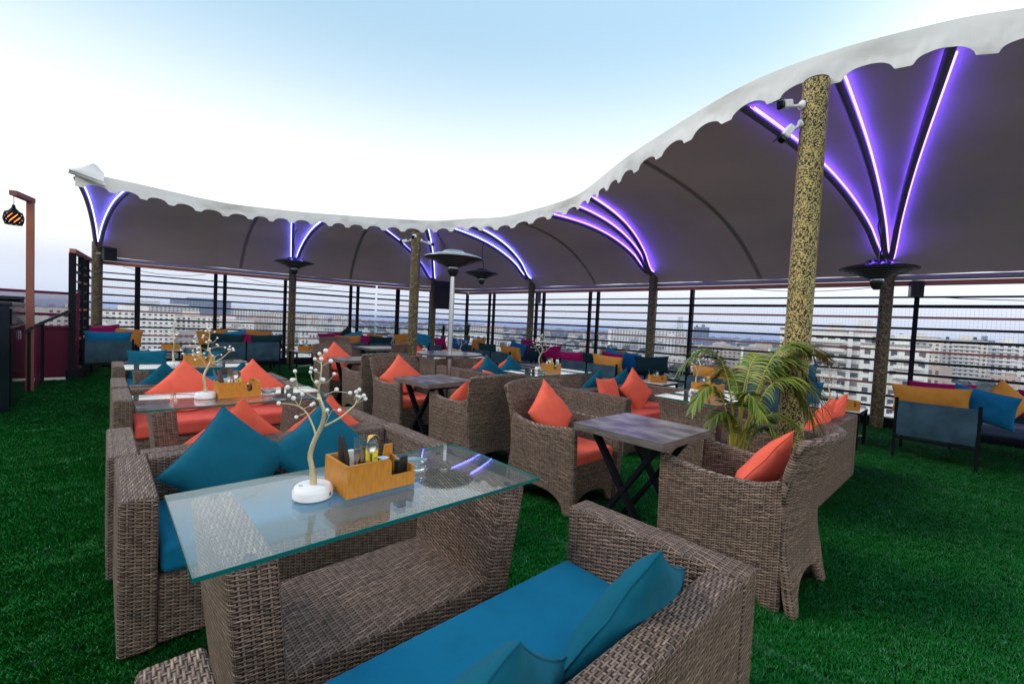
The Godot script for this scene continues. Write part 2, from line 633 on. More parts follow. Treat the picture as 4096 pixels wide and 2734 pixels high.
func flake_material(key: String, shift: float, freq: float) -> void:
	var dim := 1.0 if key == "gold_flake" else 0.75  # the sparser copy is also darkened, standing in for less light on those columns
	var gc := mat(key, Color(1, 1, 1), 0.33)
	var fl := FastNoiseLite.new()
	fl.seed = 5
	fl.noise_type = FastNoiseLite.TYPE_SIMPLEX_SMOOTH
	fl.frequency = freq
	fl.fractal_octaves = 4
	fl.fractal_gain = 0.62
	var f2 := FastNoiseLite.new()
	f2.seed = 8
	f2.frequency = 0.02
	var S := 512
	var im := Image.create(S, S, false, Image.FORMAT_RGB8)
	var hm := Image.create(S, S, false, Image.FORMAT_L8)
	for y in S:
		for x in S:
			var an := TAU * x / S
			var q := Vector3(cos(an) * S / TAU, sin(an) * S / TAU, y)
			var k := fl.get_noise_3d(q.x, q.y, q.z)
			var g := f2.get_noise_3d(q.x, q.y, q.z)
			var on := smoothstep(-0.06, 0.02, k + g * 0.25 + shift)
			var gold := Color(0.40, 0.29, 0.085).lerp(Color(0.66, 0.54, 0.23), clampf(k * 1.6, 0, 1))
			var c := Color(0.008, 0.009, 0.018).lerp(gold * dim, on)
			im.set_pixel(x, y, c.linear_to_srgb())
			hm.set_pixel(x, y, Color(on, on, on))
	gc.albedo_texture = ImageTexture.create_from_image(im)
	gc.heightmap_enabled = true
	gc.heightmap_texture = ImageTexture.create_from_image(hm)
	gc.heightmap_scale = 0.12
	gc.metallic_specular = 0.35

# ---------------------------------------------------------------- sky and light
func sky_image() -> Image:
	var W := 512
	var H := 256
	var im := Image.create(W, H, false, Image.FORMAT_RGBF)
	# the pale afterglow lies along -z, slightly to -x
	var glow := Vector3(-0.25, 0.12, -0.97).normalized()
	for y in H:
		var el := PI * (0.5 - (y + 0.5) / H)
		for x in W:
			var az := TAU * ((x + 0.5) / W - 0.5)
			var d := Vector3(sin(az) * cos(el), sin(el), -cos(az) * cos(el))
			var g := clampf(d.dot(glow), -1, 1)
			var e := maxf(d.y, 0.0)
			var top := Vector3(0.29, 0.435, 0.555)
			var mid := Vector3(0.88, 0.89, 0.87)
			var hor := Vector3(0.40, 0.44, 0.53)
			# white band between the haze and the blue, taller towards the glow
			var reach := 0.14 + 0.56 * smoothstep(-0.1, 0.95, g)
			var up := smoothstep(reach, reach + 0.42, e)
			var c := mid.lerp(top, up)
			var hz := 1.0 - smoothstep(0.015, 0.21 - 0.06 * smoothstep(0.2, 1.0, g), e)
			var hc := hor.lerp(Vector3(0.55, 0.56, 0.62), smoothstep(0.35, 1.0, g))
			c = c.lerp(hc, hz * 0.95)
			c += Vector3(0.10, 0.09, 0.07) * smoothstep(0.5, 1.0, g) * (1.0 - hz)
			# the side away from the glow is a little dimmer
			c *= 0.86 + 0.14 * smoothstep(-0.8, 0.5, g)
			im.set_pixel(x, y, Color(c.x, c.y, c.z))
	return im

func set_camera_sky() -> void:
	var cam := Camera3D.new()
	cam.name = "camera"
	add_child(cam)
	cam.position = Vector3(0, 1.40, 0)
	cam.basis = Basis.from_euler(Vector3(-0.03958, -0.75, 0.04778))
	cam.fov = 75.45
	cam.near = 0.05
	cam.far = 20000.0
	cam.current = true
	var we := WorldEnvironment.new()
	we.name = "world_environment"
	var env := Environment.new()
	env.background_mode = Environment.BG_SKY
	var sky := Sky.new()
	var sm := PanoramaSkyMaterial.new()
	sm.panorama = ImageTexture.create_from_image(sky_image())
	sm.energy_multiplier = SKY_ENERGY
	sky.sky_material = sm
	env.sky = sky
	env.ambient_light_source = Environment.AMBIENT_SOURCE_SKY
	env.tonemap_mode = Environment.TONE_MAPPER_LINEAR
	env.tonemap_exposure = EXPOSURE
	env.sdfgi_enabled = true
	env.ssao_enabled = true
	env.ssil_enabled = true
	env.fog_enabled = true
	env.fog_density = 0.0003
	env.fog_light_color = Color(0.70, 0.77, 0.95)
	we.environment = env
	add_child(we)
	var sun := DirectionalLight3D.new()
	sun.name = "sun"
	add_child(sun)
	sun.light_color = Color(1.0, 0.95, 0.88)
	sun.light_energy = 0.32
	sun.light_angular_distance = 22.0
	sun.shadow_enabled = true
	sun.look_at_from_position(Vector3.ZERO, -Vector3(-0.55, 0.62, -0.55))

const SKY_ENERGY := 1.0
const EXPOSURE := 1.9

# ---------------------------------------------------------------- terrace
func make_terrace() -> void:
	var m := MB.new()
	# slab under the turf
	m.rbox(Vector3(3.4, -0.28, -4.2), Vector3(13.0, 0.5, 20.4))
	structure("terrace_slab", m.mesh(), M.concrete)
	m = MB.new()
	var s := MB.new()
	for r in [[-3.0, 9.75, -11.3, 5.9], [-0.42, 9.75, -13.95, -11.3]]:
		s.flat_quad(Vector3(r[0], 0, r[3]), Vector3(r[1], 0, r[3]), Vector3(r[1], 0, r[2]), Vector3(r[0], 0, r[2]), Vector3.UP)
	structure("turf_ground", s.mesh(), M.turf_base)
	# the tower under the terrace
	m.rbox(Vector3(3.4, -20.6, -4.2), Vector3(12.6, 40.0, 20.0))
	tag(obj("rooftop_building", m.mesh(), M.wall_grey), "tall grey building whose roof carries the green terrace", "building")
	turf_blades()

func turf_blades() -> void:
	var m := MB.new()
	m.colored = true
	var r := RandomNumberGenerator.new()
	r.seed = 5
	for k in 9:
		var a := r.randf() * TAU
		var o := Vector3(r.randf_range(-0.012, 0.012), 0, r.randf_range(-0.012, 0.012))
		var d := Vector3(cos(a), 0, sin(a))
		var sd := Vector3(-d.z, 0, d.x) * 0.0016
		var h := r.randf_range(0.018, 0.030)
		var ln := r.randf_range(0.004, 0.024)
		var p1 := o + Vector3(0, h * 0.6, 0) + d * ln * 0.35
		var p2 := o + Vector3(0, h, 0) + d * ln
		var nn := (Vector3.UP + d * 0.5).normalized()
		var f := r.randf_range(0.75, 1.25)
		m.col = Color(f, f, f)
		var q := m.vert(o - sd, nn, Vector2())
		m.vert(o + sd, nn, Vector2())
		m.vert(p1 + sd * 0.9, nn, Vector2())
		m.vert(p1 - sd * 0.9, nn, Vector2())
		m.vert(p2, nn, Vector2())
		m.quad(q, q + 1, q + 2, q + 3)
		m.tri(q + 3, q + 2, q + 4)
	var nz := FastNoiseLite.new()
	nz.seed = 3
	nz.frequency = 0.9
	var n2 := FastNoiseLite.new()
	n2.seed = 12
	n2.frequency = 5.0
	var xs: Array[Transform3D] = []
	var cs := PackedColorArray()
	var camp := Vector3(0, 0, 0)
	r.seed = 77
	var tries := 0
	while xs.size() < 330000 and tries < 1500000:
		tries += 1
		# a fan seen from the photograph's side: denser close by
		var d := 0.9 + 10.5 * pow(r.randf(), 1.5)
		var a := r.randf_range(-0.28, 1.78)
		var p := Vector3(d * sin(a), 0, -d * cos(a))
		if p.x > 9.3 or (p.x < -0.42 and p.z < -11.2):
			continue
		if p.x > 0.1 and p.x < 1.5 and ((p.z > -3.55 and p.z < -2.25) or (p.z > -6.1 and p.z < -4.6)):
			continue
		var g := nz.get_noise_2d(p.x * 1.0, p.z * 3.2)
		var k := n2.get_noise_2d(p.x, p.z)
		var b := Basis(Vector3.UP, r.randf() * TAU)
		b = Basis(Vector3(0.55 + g * 0.5, 0, 0.25 * k).normalized(), -0.45 - 0.35 * g) * b
		var s := r.randf_range(0.75, 1.2) * (1.0 + d * 0.05)
		xs.append(Transform3D(b.scaled(Vector3(s, s * (1.0 - 0.2 * absf(g)), s)), p))
		var t := clampf(0.5 + 0.35 * k + r.randf_range(-0.25, 0.25), 0, 1)
		var c := Color(0.011, 0.165, 0.022).lerp(Color(0.036, 0.33, 0.062), clampf(t * 0.7 + g * 0.45 + 0.1, 0, 1))
		if r.randf() < 0.10:
			c = Color(0.11, 0.38, 0.16)
		if absf(p.x - 2.16 + 0.006 * k) < 0.016 or absf(p.x - 5.9) < 0.02:
			c = c.lerp(Color(0.10, 0.30, 0.13), 0.75)
		cs.append(c)
	var mm := MultiMesh.new()
	mm.transform_format = MultiMesh.TRANSFORM_3D
	mm.use_colors = true
	mm.mesh = m.mesh()
	mm.instance_count = xs.size()
	for k in xs.size():
		mm.set_instance_transform(k, xs[k])
		mm.set_instance_color(k, cs[k])
	var o := MultiMeshInstance3D.new()
	o.name = "turf_grass"
	o.multimesh = mm
	o.material_override = M.turf_blade
	add_child(o)
	tag(o, "short green artificial grass covering the whole terrace floor", "grass", "", "stuff")

# ---------------------------------------------------------------- railing
const RAIL_Y := [2.136, 1.991, 1.814, 1.638, 1.45, 1.279, 1.104, 0.914, 0.722, 0.53, 0.34]

func railing(called: String, label: String, line: Array, posts: Array, mesh_wire := true) -> Node3D:
	# line: plan points; posts: [distance along, width]
	var o := thing(called, label, "railing", Vector3(line[0].x, 0, line[0].z), 0.0, "")
	var org: Vector3 = o.position
	var seg := []
	var tot := 0.0
	for k in line.size() - 1:
		var l: float = (line[k + 1] - line[k]).length()
		seg.append([tot, tot + l, line[k], line[k + 1]])
		tot += l
	var at := func(d: float) -> Vector3:
		for q in seg:
			if d <= q[1] + 0.001 or q == seg[-1]:
				return q[2] + (q[3] - q[2]).normalized() * (d - q[0]) - org
		return Vector3.ZERO
	var kt := 0
	for q in seg:
		piece("top_rail", kt, bar(q[2] - org + Vector3(0, 2.356, 0), q[3] - org + Vector3(0, 2.356, 0), 0.09, 0.075, 0.006), M.copper_rail, o)
		piece("kerb", kt, bar(q[2] - org + Vector3(0, 0.09, 0), q[3] - org + Vector3(0, 0.09, 0), 0.16, 0.178, 0.008), M.rail_black, o)
		kt += 1
	var kp := 0
	for p in posts:
		var b: Vector3 = at.call(p[0])
		piece("post", kp, box_mesh(Vector3(p[1], 2.315, 0.06), 0.004, b + Vector3(0, 1.158, 0)), M.rail_black, o)
		kp += 1
	var kb := 0
	var kw := 0
	for y in RAIL_Y.size():
		for q in seg:
			var cop: bool = y in [2, 5, 8]
			var w := 0.028 if y == 0 else (0.05 if y == 1 else (0.034 if cop else 0.038))
			var off := Vector3(0, RAIL_Y[y], 0)
			piece("bar", kb, bar(q[2] - org + off, q[3] - org + off, 0.03, w), M.copper_rail if cop else M.rail_black, o)
			kb += 1
	if mesh_wire:
		for q in seg:
			var m := MB.new()
			var d: Vector3 = (q[3] - q[2]).normalized()
			var nn := Vector3(-d.z, 0, d.x)
			var l: float = q[1] - q[0]
			var a: Vector3 = q[2] - org + nn * 0.02
			for k in int(l / 0.045):
				var p := a + d * (k * 0.045)
				var w := d * 0.0007
				m.flat_quad(p - w + Vector3(0, 0.3, 0), p + w + Vector3(0, 0.3, 0), p + w + Vector3(0, 1.99, 0), p - w + Vector3(0, 1.99, 0), nn)
			for k in int(1.69 / 0.045):
				var p := a + Vector3(0, 0.3 + k * 0.045, 0)
				var w := Vector3(0, 0.0007, 0)
				m.flat_quad(p - w, p + d * l - w, p + d * l + w, p + w, nn)
			var wm := piece("wire_mesh", kw, m.mesh(), M.dark_steel, o)
			wm.set_meta("kind", "stuff")
			kw += 1
	return o

func make_railings() -> void:
	railing("terrace_railing", "long black railing with copper top rail along the left side", [Vector3(-0.36, 0, -13.75), Vector3(6.2, 0, -12.97)], [[0.05, 0.06], [0.98, 0.10], [2.5, 0.075], [2.7, 0.075], [4.1, 0.075], [4.33, 0.075], [5.87, 0.08], [6.08, 0.08]])
	railing("terrace_railing", "black railing behind the covered loudspeaker at the far corner", [Vector3(6.26, 0, -12.95), Vector3(8.86, 0, -11.75)], [[0.62, 0.12], [1.65, 0.08], [2.85, 0.09]])
	railing("terrace_railing", "long black railing with copper rails on the right, from the corner to the frame edge", [Vector3(8.88, 0, -11.70), Vector3(9.62, 0, 2.4)], [[1.0, 0.075], [1.2, 0.075], [2.96, 0.08], [3.22, 0.08], [4.76, 0.08], [5.0, 0.08], [6.52, 0.08], [7.36, 0.11], [9.18, 0.085], [9.47, 0.085], [10.92, 0.07], [12.5, 0.07], [13.9, 0.07]])
	railing("terrace_railing", "short black railing with a broad end post beside the maroon fence", [Vector3(-0.395, 0, -11.4), Vector3(-0.20, 0, -13.3)], [[0.0, 0.10], [0.86, 0.085], [1.55, 0.085]], false)
	# thin dark cables slung along the rails
	var k := 0
	for c in [[Vector3(0.35, 2.30, -13.55), Vector3(1.9, 2.28, -13.38), 0.10], [Vector3(2.7, 2.28, -13.28), Vector3(4.9, 2.26, -13.02), 0.10], [Vector3(9.24, 2.31, -3.2), Vector3(9.35, 2.30, -1.3), 0.06], [Vector3(9.36, 2.14, -0.7), Vector3(9.48, 2.1, 1.6), 0.05]]:
		var pts := PackedVector3Array()
		for j in 13:
			var t := j / 12.0
			pts.append(c[0].lerp(c[1], t) - Vector3(0, c[2] * 4.0 * t * (1.0 - t), 0))
		var m := MB.new()
		m.tube(pts, 0.006, -1, 5)
		var lab: String = ["thin black cable sagging under the left rail near the small loudspeaker", "thin black cable under the left rail beyond the second pair of posts", "thin black cable under the right rail left of the gold column", "thin black cable along the right railing at the frame edge"][k]
		tag(obj("cable", m.mesh(), M.black_rubber), lab, "cable")
		k += 1

# ---------------------------------------------------------------- columns
func make_columns() -> void:
	var cols := [
		[Vector3(-0.08, 0, -13.62), 2.78, 0.095, "gold flecked black column at the left end of the canopy"],
		[Vector3(3.85, 0, -13.12), 2.76, 0.09, "gold flecked black column at the left railing below the hanging heater"],
		[Vector3(7.68, 0, -11.98), 2.75, 0.09, "gold flecked black column behind the covered loudspeaker"],
		[Vector3(8.90, 0, -8.84), 2.74, 0.09, "gold flecked black column by the right railing with the lilac lantern beside it"],
		[Vector3(9.08, 0, -5.18), 2.75, 0.09, "gold flecked black column by the right railing left of the gold front column"],
		[Vector3(9.28, 0, -1.15), 2.74, 0.09, "gold flecked black column by the right railing under the nearest hanging heater"],
		[Vector3(4.03, 0, -1.02), 3.38, 0.09, "tall gold flecked black column behind the palm, nearest of all"],
		[Vector3(4.58, 0, -7.86), 3.14, 0.095, "gold flecked black column with three cameras at the inner canopy corner"]]
	for c in cols:
		var o := thing("canopy_column", c[3], "column", c[0], 0.0, "columns that carry the canopy")
		var m := MB.new()
		var prof := PackedVector2Array()
		for k in 9:
			prof.append(Vector2(c[2], c[1] * k / 8.0))
		m.lathe(prof, 28)
		# the flake pattern: one turn of the texture is 0.56 m high
		for k in m.t.size():
			m.t[k] = Vector2(m.t[k].x, m.t[k].y / 0.56)
		piece("shaft", 0, m.mesh(), M.gold_flake if c[1] > 3.3 else M.gold_flake_sparse_shaded, o)
		m = MB.new()
		m.lathe_sharp(PackedVector2Array([Vector2(0.0, c[1] + 0.012), Vector2(c[2] - 0.006, c[1] + 0.012), Vector2(c[2] - 0.004, c[1])]), 24)
		piece("cap", 0, m.mesh(), M.black_metal, o)
		m = MB.new()
		m.lathe_sharp(PackedVector2Array([Vector2(c[2] + 0.05, 0.0), Vector2(c[2] + 0.05, 0.012), Vector2(c[2] + 0.002, 0.012)]), 24)
		piece("foot_plate", 0, m.mesh(), M.black_metal, o)

# ---------------------------------------------------------------- canopy
# [outer x, outer z, inner x, inner y, inner z]
const RIBS := [
	[-0.12, -13.78, -0.33, 3.50, -10.13], [0.55, -13.68, 0.37, 3.50, -10.21], [2.0, -13.5, 1.63, 3.36, -9.75], [3.25, -13.36, 2.91, 3.50, -9.95], [4.15, -13.25, 3.43, 3.48, -9.51],
	[5.5, -13.08, 4.05, 3.40, -8.60], [6.9, -12.67, 4.56, 3.36, -7.95], [7.9, -12.2, 4.82, 3.40, -7.93], [8.86, -11.75, 5.07, 3.46, -8.04], [8.97, -9.6, 5.30, 3.50, -8.0],
	[9.04, -8.2, 5.50, 3.50, -7.45], [9.12, -7.0, 5.62, 3.42, -6.46], [9.18, -5.9, 5.80, 3.50, -5.57], [9.22, -5.2, 5.72, 3.52, -4.87], [9.26, -4.4, 5.50, 3.52, -4.36],
	[9.33, -3.1, 4.58, 3.45, -2.98], [9.40, -1.8, 4.11, 3.54, -1.64], [9.43, -1.1, 4.07, 3.56, -0.93], [9.47, -0.3, 4.05, 3.48, -0.27], [9.54, 0.9, 4.0, 3.34, 0.32], [9.62, 2.4, 4.05, 3.30, 1.9]]

func rib(u: float, k: int) -> float:
	var n := RIBS.size() - 1
	var a := clampi(int(floor(u)), 0, n - 1)
	var f := u - a
	var p0: float = RIBS[maxi(a - 1, 0)][k]
	var p1: float = RIBS[a][k]
	var p2: float = RIBS[a + 1][k]
	var p3: float = RIBS[mini(a + 2, n)][k]
	# tangents limited so that the edge does not overshoot
	var m1 := (p2 - p0) * 0.42
	var m2 := (p3 - p1) * 0.42
	var f2 := f * f
	var f3 := f2 * f
	return (2 * f3 - 3 * f2 + 1) * p1 + (f3 - 2 * f2 + f) * m1 + (-2 * f3 + 3 * f2) * p2 + (f3 - f2) * m2

const BEAM_Y := 2.49

func cloth_at(u: float, v: float) -> Vector3:
	var o := Vector3(rib(u, 0), BEAM_Y, rib(u, 1))
	var e := Vector3(rib(u, 2), rib(u, 3) - 0.02, rib(u, 4))
	var g := 1.0 - pow(1.0 - v, 2.8)
	var p := o.lerp(e, v)
	p.y = lerpf(o.y, e.y, g)
	return p

func edge_at(u: float) -> Vector3:
	return Vector3(rib(u, 2), rib(u, 3), rib(u, 4))

func make_canopy() -> void:
	var o := thing("tensile_canopy", "swooping grey lined fabric canopy with white scalloped edge and violet light strips", "canopy")
	var umax := float(RIBS.size() - 1)
	var NU := 160
	var NV := 26
	var rows0 := []
	var cz := FastNoiseLite.new()
	cz.seed = 6
	cz.frequency = 0.35
	for a in NU + 1:
		var row := PackedVector3Array()
		for b in NV + 1:
			row.append(cloth_at(umax * a / NU, float(b) / NV) + Vector3(0, 0.018 * cz.get_noise_2d(a * 0.35, b * 0.6) + 0.006 * cz.get_noise_2d(a * 1.6, b * 1.1), 0))
		rows0.append(row)
	var cm := MB.new()
	cm.sheet(rows0, func(_p): return Vector3.DOWN, 4.0)
	piece("roof_cloth", 0, cm.mesh(), M.canopy_cloth, o)
	# scalloped valance, a hanging strip of cloth with its own thickness
	var arc := PackedFloat32Array()
	var us := PackedFloat32Array()
	var tot := 0.0
	var prev := edge_at(0)
	var NE := 1400
	for a in NE + 1:
		var u := umax * a / NE
		var p := edge_at(u)
		tot += p.distance_to(prev)
		prev = p
		arc.append(tot)
		us.append(u)
	var nz := FastNoiseLite.new()
	nz.seed = 40
	nz.frequency = 1.3
	var pitch := 0.41
	var top := []
	var strip := func(s: float, t: float) -> Vector3:
		var a := int(roundf(s * NE))
		var u: float = us[a]
		var p := edge_at(u)
		var q := edge_at(minf(u + 0.02, umax)) - edge_at(maxf(u - 0.02, 0.0))
		q.y = 0
		q = q.normalized()
		var outw := Vector3(q.z, 0, -q.x)
		var back := Vector3(rib(u, 0), 0, rib(u, 1)) - Vector3(p.x, 0, p.z)
		if outw.dot(back) > 0.0:
			outw = -outw
		var ph := fposmod(arc[a], pitch) / pitch
		var ar := 0.0
		if ph > 0.26:
			ar = sqrt(maxf(0.0, 1.0 - pow((ph - 0.63) / 0.37, 2.0)))
		var hgt := 0.245 - 0.075 * ar
		var w := nz.get_noise_2d(arc[a] * 1.0, t * 0.4)
		return p + Vector3(0, 0.03 - hgt * t, 0) + outw * (0.012 + w * 0.022 * t + 0.006 * nz.get_noise_2d(arc[a] * 7.0, t) * t)
	var vm := MB.new()
	vm.slab(strip, NE, 6, 0.004, 4.0)
	piece("valance", 0, vm.mesh(), M.valance_cloth, o)
	# a piece of the edge blown upright at the left tip
	var f := MB.new()
	var e0 := edge_at(0.0)
	f.slab(func(s, t): return e0 + Vector3(-0.115 + 0.455 * s, 0.02 - 0.10 * s + t * (0.02 + 0.26 * pow(s / 0.74, 1.5) if s < 0.74 else 0.28 - (s - 0.74) * 0.42), 0.10 - 0.12 * t * t + 0.05 * sin(s * 5.0) * t), 14, 6, 0.006, 4.0)
	piece("turned_up_flap", 0, f.mesh(), M.valance_cloth, o)
	f = MB.new()
	f.tube(PackedVector3Array([e0 + Vector3(-0.07, 0.0, 0.03), e0 + Vector3(0.12, -0.045, 0.03), e0 + Vector3(0.36, -0.12, 0.02)]), 0.035, 0.03, 10)
	piece("edge_roll", 0, f.mesh(), M.valance_cloth, o)
	# seams
	var ks := 0
	for u in [2.5, 4.95, 7.6, 11.2, 15.05, 19.0]:
		var rows := []
		for b in 31:
			var v := 0.01 + 0.98 * b / 30.0
			var p := cloth_at(u, v)
			var d := (cloth_at(u + 0.03, v) - cloth_at(u - 0.03, v)).normalized() * 0.038
			rows.append(PackedVector3Array([p - d - Vector3(0, 0.004, 0), p + d - Vector3(0, 0.004, 0)]))
		var m := MB.new()
		m.sheet(rows, func(_p): return Vector3.DOWN)
		piece("seam", ks, m.mesh(), M.canopy_seam, o)
		ks += 1
	# outer beam
	var bp := PackedVector3Array()
	for a in 61:
		var u := umax * a / 60.0
		bp.append(Vector3(rib(u, 0), BEAM_Y - 0.045, rib(u, 1)))
	var bm := MB.new()
	bm.tube(bp, 0.042, 0.042, 10)
	piece("edge_beam", 0, bm.mesh(), M.beam_lilac, o)
	# ribs that fan out from the column tops, each with a light strip on one flank
	var fans := [
		[Vector3(-0.08, 2.74, -13.62), [0.02, 1.0], "led_blue", [1, -1]], [Vector3(3.85, 2.72, -13.12), [3.0, 4.0], "led_blue", [-1, -1]], [Vector3(7.68, 2.72, -11.98), [5.0, 7.0], "led_blue", [-1, 1]],
		[Vector3(8.90, 2.70, -8.84), [8.9, 10.0], "led_blue", [1, 1]], [Vector3(9.08, 2.71, -5.18), [12.0, 13.0, 14.0], "led_violet", [1, 1, 1]], [Vector3(9.28, 2.70, -1.15), [16.0, 17.0, 18.0], "led_violet", [1, 1, 1]]]
	var kr := 0
	for fan in fans:
		for fi in fan[1].size():
			var ue: float = fan[1][fi]
			var b: Vector3 = fan[0]
			# where the column stands in cloth coordinates
			var uc: float = ue
			var best := 1e9
			for a in 400:
				var u := umax * a / 399.0
				var dd := Vector2(rib(u, 0) - b.x, rib(u, 1) - b.z).length()
				if dd < best:
					best = dd
					uc = u
			var pts := PackedVector3Array()
			var NP := 22
			for a in NP + 1:
				var t := a / float(NP)
				var c := cloth_at(lerpf(uc, ue, t), lerpf(0.03, 0.985, t))
				var straight := Vector3(lerpf(b.x, edge_at(ue).x, t), 0, lerpf(b.z, edge_at(ue).z, t))
				var plan := Vector3(c.x, 0, c.z).lerp(straight, 0.75)
				var y := c.y - 0.066
				y = lerpf(b.y - 0.02, y, smoothstep(0.0, 0.25, t))
				pts.append(Vector3(plan.x, y, plan.z))
			var m := MB.new()
			m.tube(pts, 0.038, 0.032, 10)
			var pipe := piece("support_rib", kr, m.mesh(), M.pipe_grey, o)
			kr += 1
			var kl := 0
			for sd in [float(fan[3][fi]), 0.0]:  # the second strip is added on top, hidden by the rib, to glow on the cloth
				for half in 2:
					var lp := PackedVector3Array()
					var a0 := 1 if half == 0 else 11
					var a1 := 11 if half == 0 else NP - 1
					for a in range(a0, a1 + 1):
						var d := pts[mini(a + 1, NP)] - pts[maxi(a - 1, 0)]
						var s: Vector3 = Vector3(d.z, 0, -d.x).normalized() * 0.042 * sd
						lp.append(pts[a] + s + Vector3(0, 0.026 if sd != 0.0 else 0.043, 0))
					m = MB.new()
					m.tube(lp, 0.0085, 0.0085, 6) if sd != 0.0 else m.tube(lp, 0.006, 0.006, 6)
					piece("led_strip", kl, m.mesh(), M[fan[2]], pipe)
					kl += 1
			# the strip's own light, as small lamps along it
			for a in [5, 12, 18]:
				var l := AreaLight3D.new()
				l.name = "led_light"
				add_child(l, true)
				var d := (pts[a + 1] - pts[a - 1]).normalized()
				var up := Vector3.UP
				var sdv := up.cross(d).normalized()
				l.area_size = Vector2(0.02, 1.2)
				l.light_color = Color(0.32, 0.30, 1.0) if fan[2] == "led_blue" else Color(0.34, 0.16, 1.0)
				l.light_energy = LED_LIGHT
				l.shadow_enabled = true
				l.position = pts[a] + Vector3(0, 0.042, 0)
				l.basis = Basis(sdv, d, sdv.cross(d)) if sdv.cross(d).y < 0 else Basis(-sdv, d, (-sdv).cross(d))

const LED_LIGHT := 0.02

func make_hanging() -> void:
	# infrared heaters hung under the canopy
	var hs := [[Vector3(3.05, 2.52, -10.3), "black dish heater hung before the left railing column"], [Vector3(6.42, 2.55, -8.02), "black dish heater hung between the inner corner and the right railing"], [Vector3(6.95, 2.30, -0.96), "large black dish heater hung before the nearest railing column"]]
	var k := 0
	for h in hs:
		var o := thing("hanging_heater", h[1], "heater", h[0], 0.0, "dish heaters hung under the canopy")
		heater_head(o, 0.39, "black_gloss")
		var m := MB.new()
		var pts := PackedVector3Array()
		for j in 15:
			var t := j / 14.0
			pts.append(Vector3(0.05 + sin(t * PI) * -0.16 * (1.2 if k == 2 else 0.5), 0.1 + 0.62 * t * (0.8 if k == 2 else 1.0), 0.03 * sin(t * 5.0)))
		m.tube(pts, 0.007, -1, 6)
		piece("power_cord", 0, m.mesh(), M.black_rubber, o)
		m = MB.new()
		m.tube(PackedVector3Array([Vector3(0, 0.1, 0), Vector3(0, 0.68, 0)]), 0.004, -1, 5)
		piece("suspension_rod", 0, m.mesh(), M.dark_steel, o)
		k += 1

func heater_head(o: Node3D, r: float, top: String) -> void:
	var m := MB.new()
	# y = 0 is the rim
	m.lathe(PackedVector2Array([Vector2(0, 0.09), Vector2(r * 0.32, 0.09), Vector2(r * 0.36, 0.075), Vector2(r * 0.42, 0.06), Vector2(r * 0.7, 0.034), Vector2(r * 0.95, 0.004), Vector2(r, -0.008), Vector2(r, -0.016)]), 40)
	piece("reflector_dish", 0, m.mesh(), M[top], o)
	m = MB.new()
	m.lathe(PackedVector2Array([Vector2(r, -0.016), Vector2(r * 0.9, -0.02), Vector2(r * 0.55, -0.055), Vector2(r * 0.3, -0.115), Vector2(r * 0.2, -0.135)]), 40)
	piece("grille_cone", 0, m.mesh(), M.black_plastic, o)
	for k in 5:
		m = MB.new()
		var q := r * (0.88 - 0.13 * k)
		var pts := PackedVector3Array()
		for j in 33:
			pts.append(Vector3(cos(TAU * j / 32.0) * q, -0.024 - 0.021 * k, sin(TAU * j / 32.0) * q))
		m.tube(pts, 0.004, -1, 5, false)
		piece("grille_ring", k, m.mesh(), M.dark_steel, o)
	m = MB.new()
	m.lathe(PackedVector2Array([Vector2(r * 0.17, -0.10), Vector2(r * 0.17, -0.155), Vector2(r * 0.15, -0.165)]), 20)
	piece("heating_element", 0, m.mesh(), M.chrome, o)
	m = MB.new()
	m.lathe(PackedVector2Array([Vector2(r * 0.19, -0.158), Vector2(r * 0.185, -0.2), Vector2(r * 0.12, -0.245), Vector2(r * 0.08, -0.262), Vector2(0, -0.262)]), 20)
	piece("lower_cap", 0, m.mesh(), M.black_plastic, o)

# ---------------------------------------------------------------- rattan furniture
func uvoff(k: int) -> Vector2:
	return Vector2(h3(k, 1) * 7.0, h3(k, 2) * 7.0)

var sofa_proto := {}

func make_sofa(kind: String) -> Node3D:
	# faces +z, 1.52 wide, 0.7 deep; the origin lies in the middle of its floor area
	var o := Node3D.new()
	var W := 1.52
	var D := 0.70
	for s in [-1.0, 1.0]:
		var m := MB.new()
		m.rbox(Vector3(s * (W / 2 - 0.062), 0.335, 0), Vector3(0.124, 0.63, D), 0.016, Transform3D(), TILE, null, uvoff(3 + int(s)))
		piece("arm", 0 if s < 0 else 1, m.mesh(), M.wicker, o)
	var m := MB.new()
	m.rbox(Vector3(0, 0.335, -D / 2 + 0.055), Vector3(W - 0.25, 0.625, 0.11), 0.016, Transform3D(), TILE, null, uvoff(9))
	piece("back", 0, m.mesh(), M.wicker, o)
	m = MB.new()
	m.rbox(Vector3(0, 0.165, 0.045), Vector3(W - 0.25, 0.28, D - 0.12), 0.012, Transform3D(), TILE, null, uvoff(12))
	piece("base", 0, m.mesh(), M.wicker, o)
	m = MB.new()
	m.rbox(Vector3(0, 0.372, 0.052), Vector3(W - 0.262, 0.125, D - 0.125), 0.032, Transform3D(), 1.0, func(p): return p + Vector3(0, 0.012 * (1.0 - pow(absf(p.x) / 0.64, 4.0)) * (1.0 if p.y > 0.38 else 0.0), 0))
	piece("seat_cushion", 0, m.mesh(), M[kind], o)
	m = MB.new()
	for x in [-0.7, 0.7]:
		for z in [-0.29, 0.29]:
			m.rbox(Vector3(x, 0.011, z), Vector3(0.04, 0.022, 0.04))
	piece("foot_pads", 0, m.mesh(), M.black_rubber, o)
	return o

func place_proto(proto: Node3D, called: String, label: String, category: String, group: String, at: Vector3, turn: float) -> Node3D:
	var r: Node3D = proto.duplicate()
	r.name = numbered(called)
	add_child(r)
	r.position = at
	r.rotation = Vector3(0, turn, 0)
	return tag(r, label, category, group)

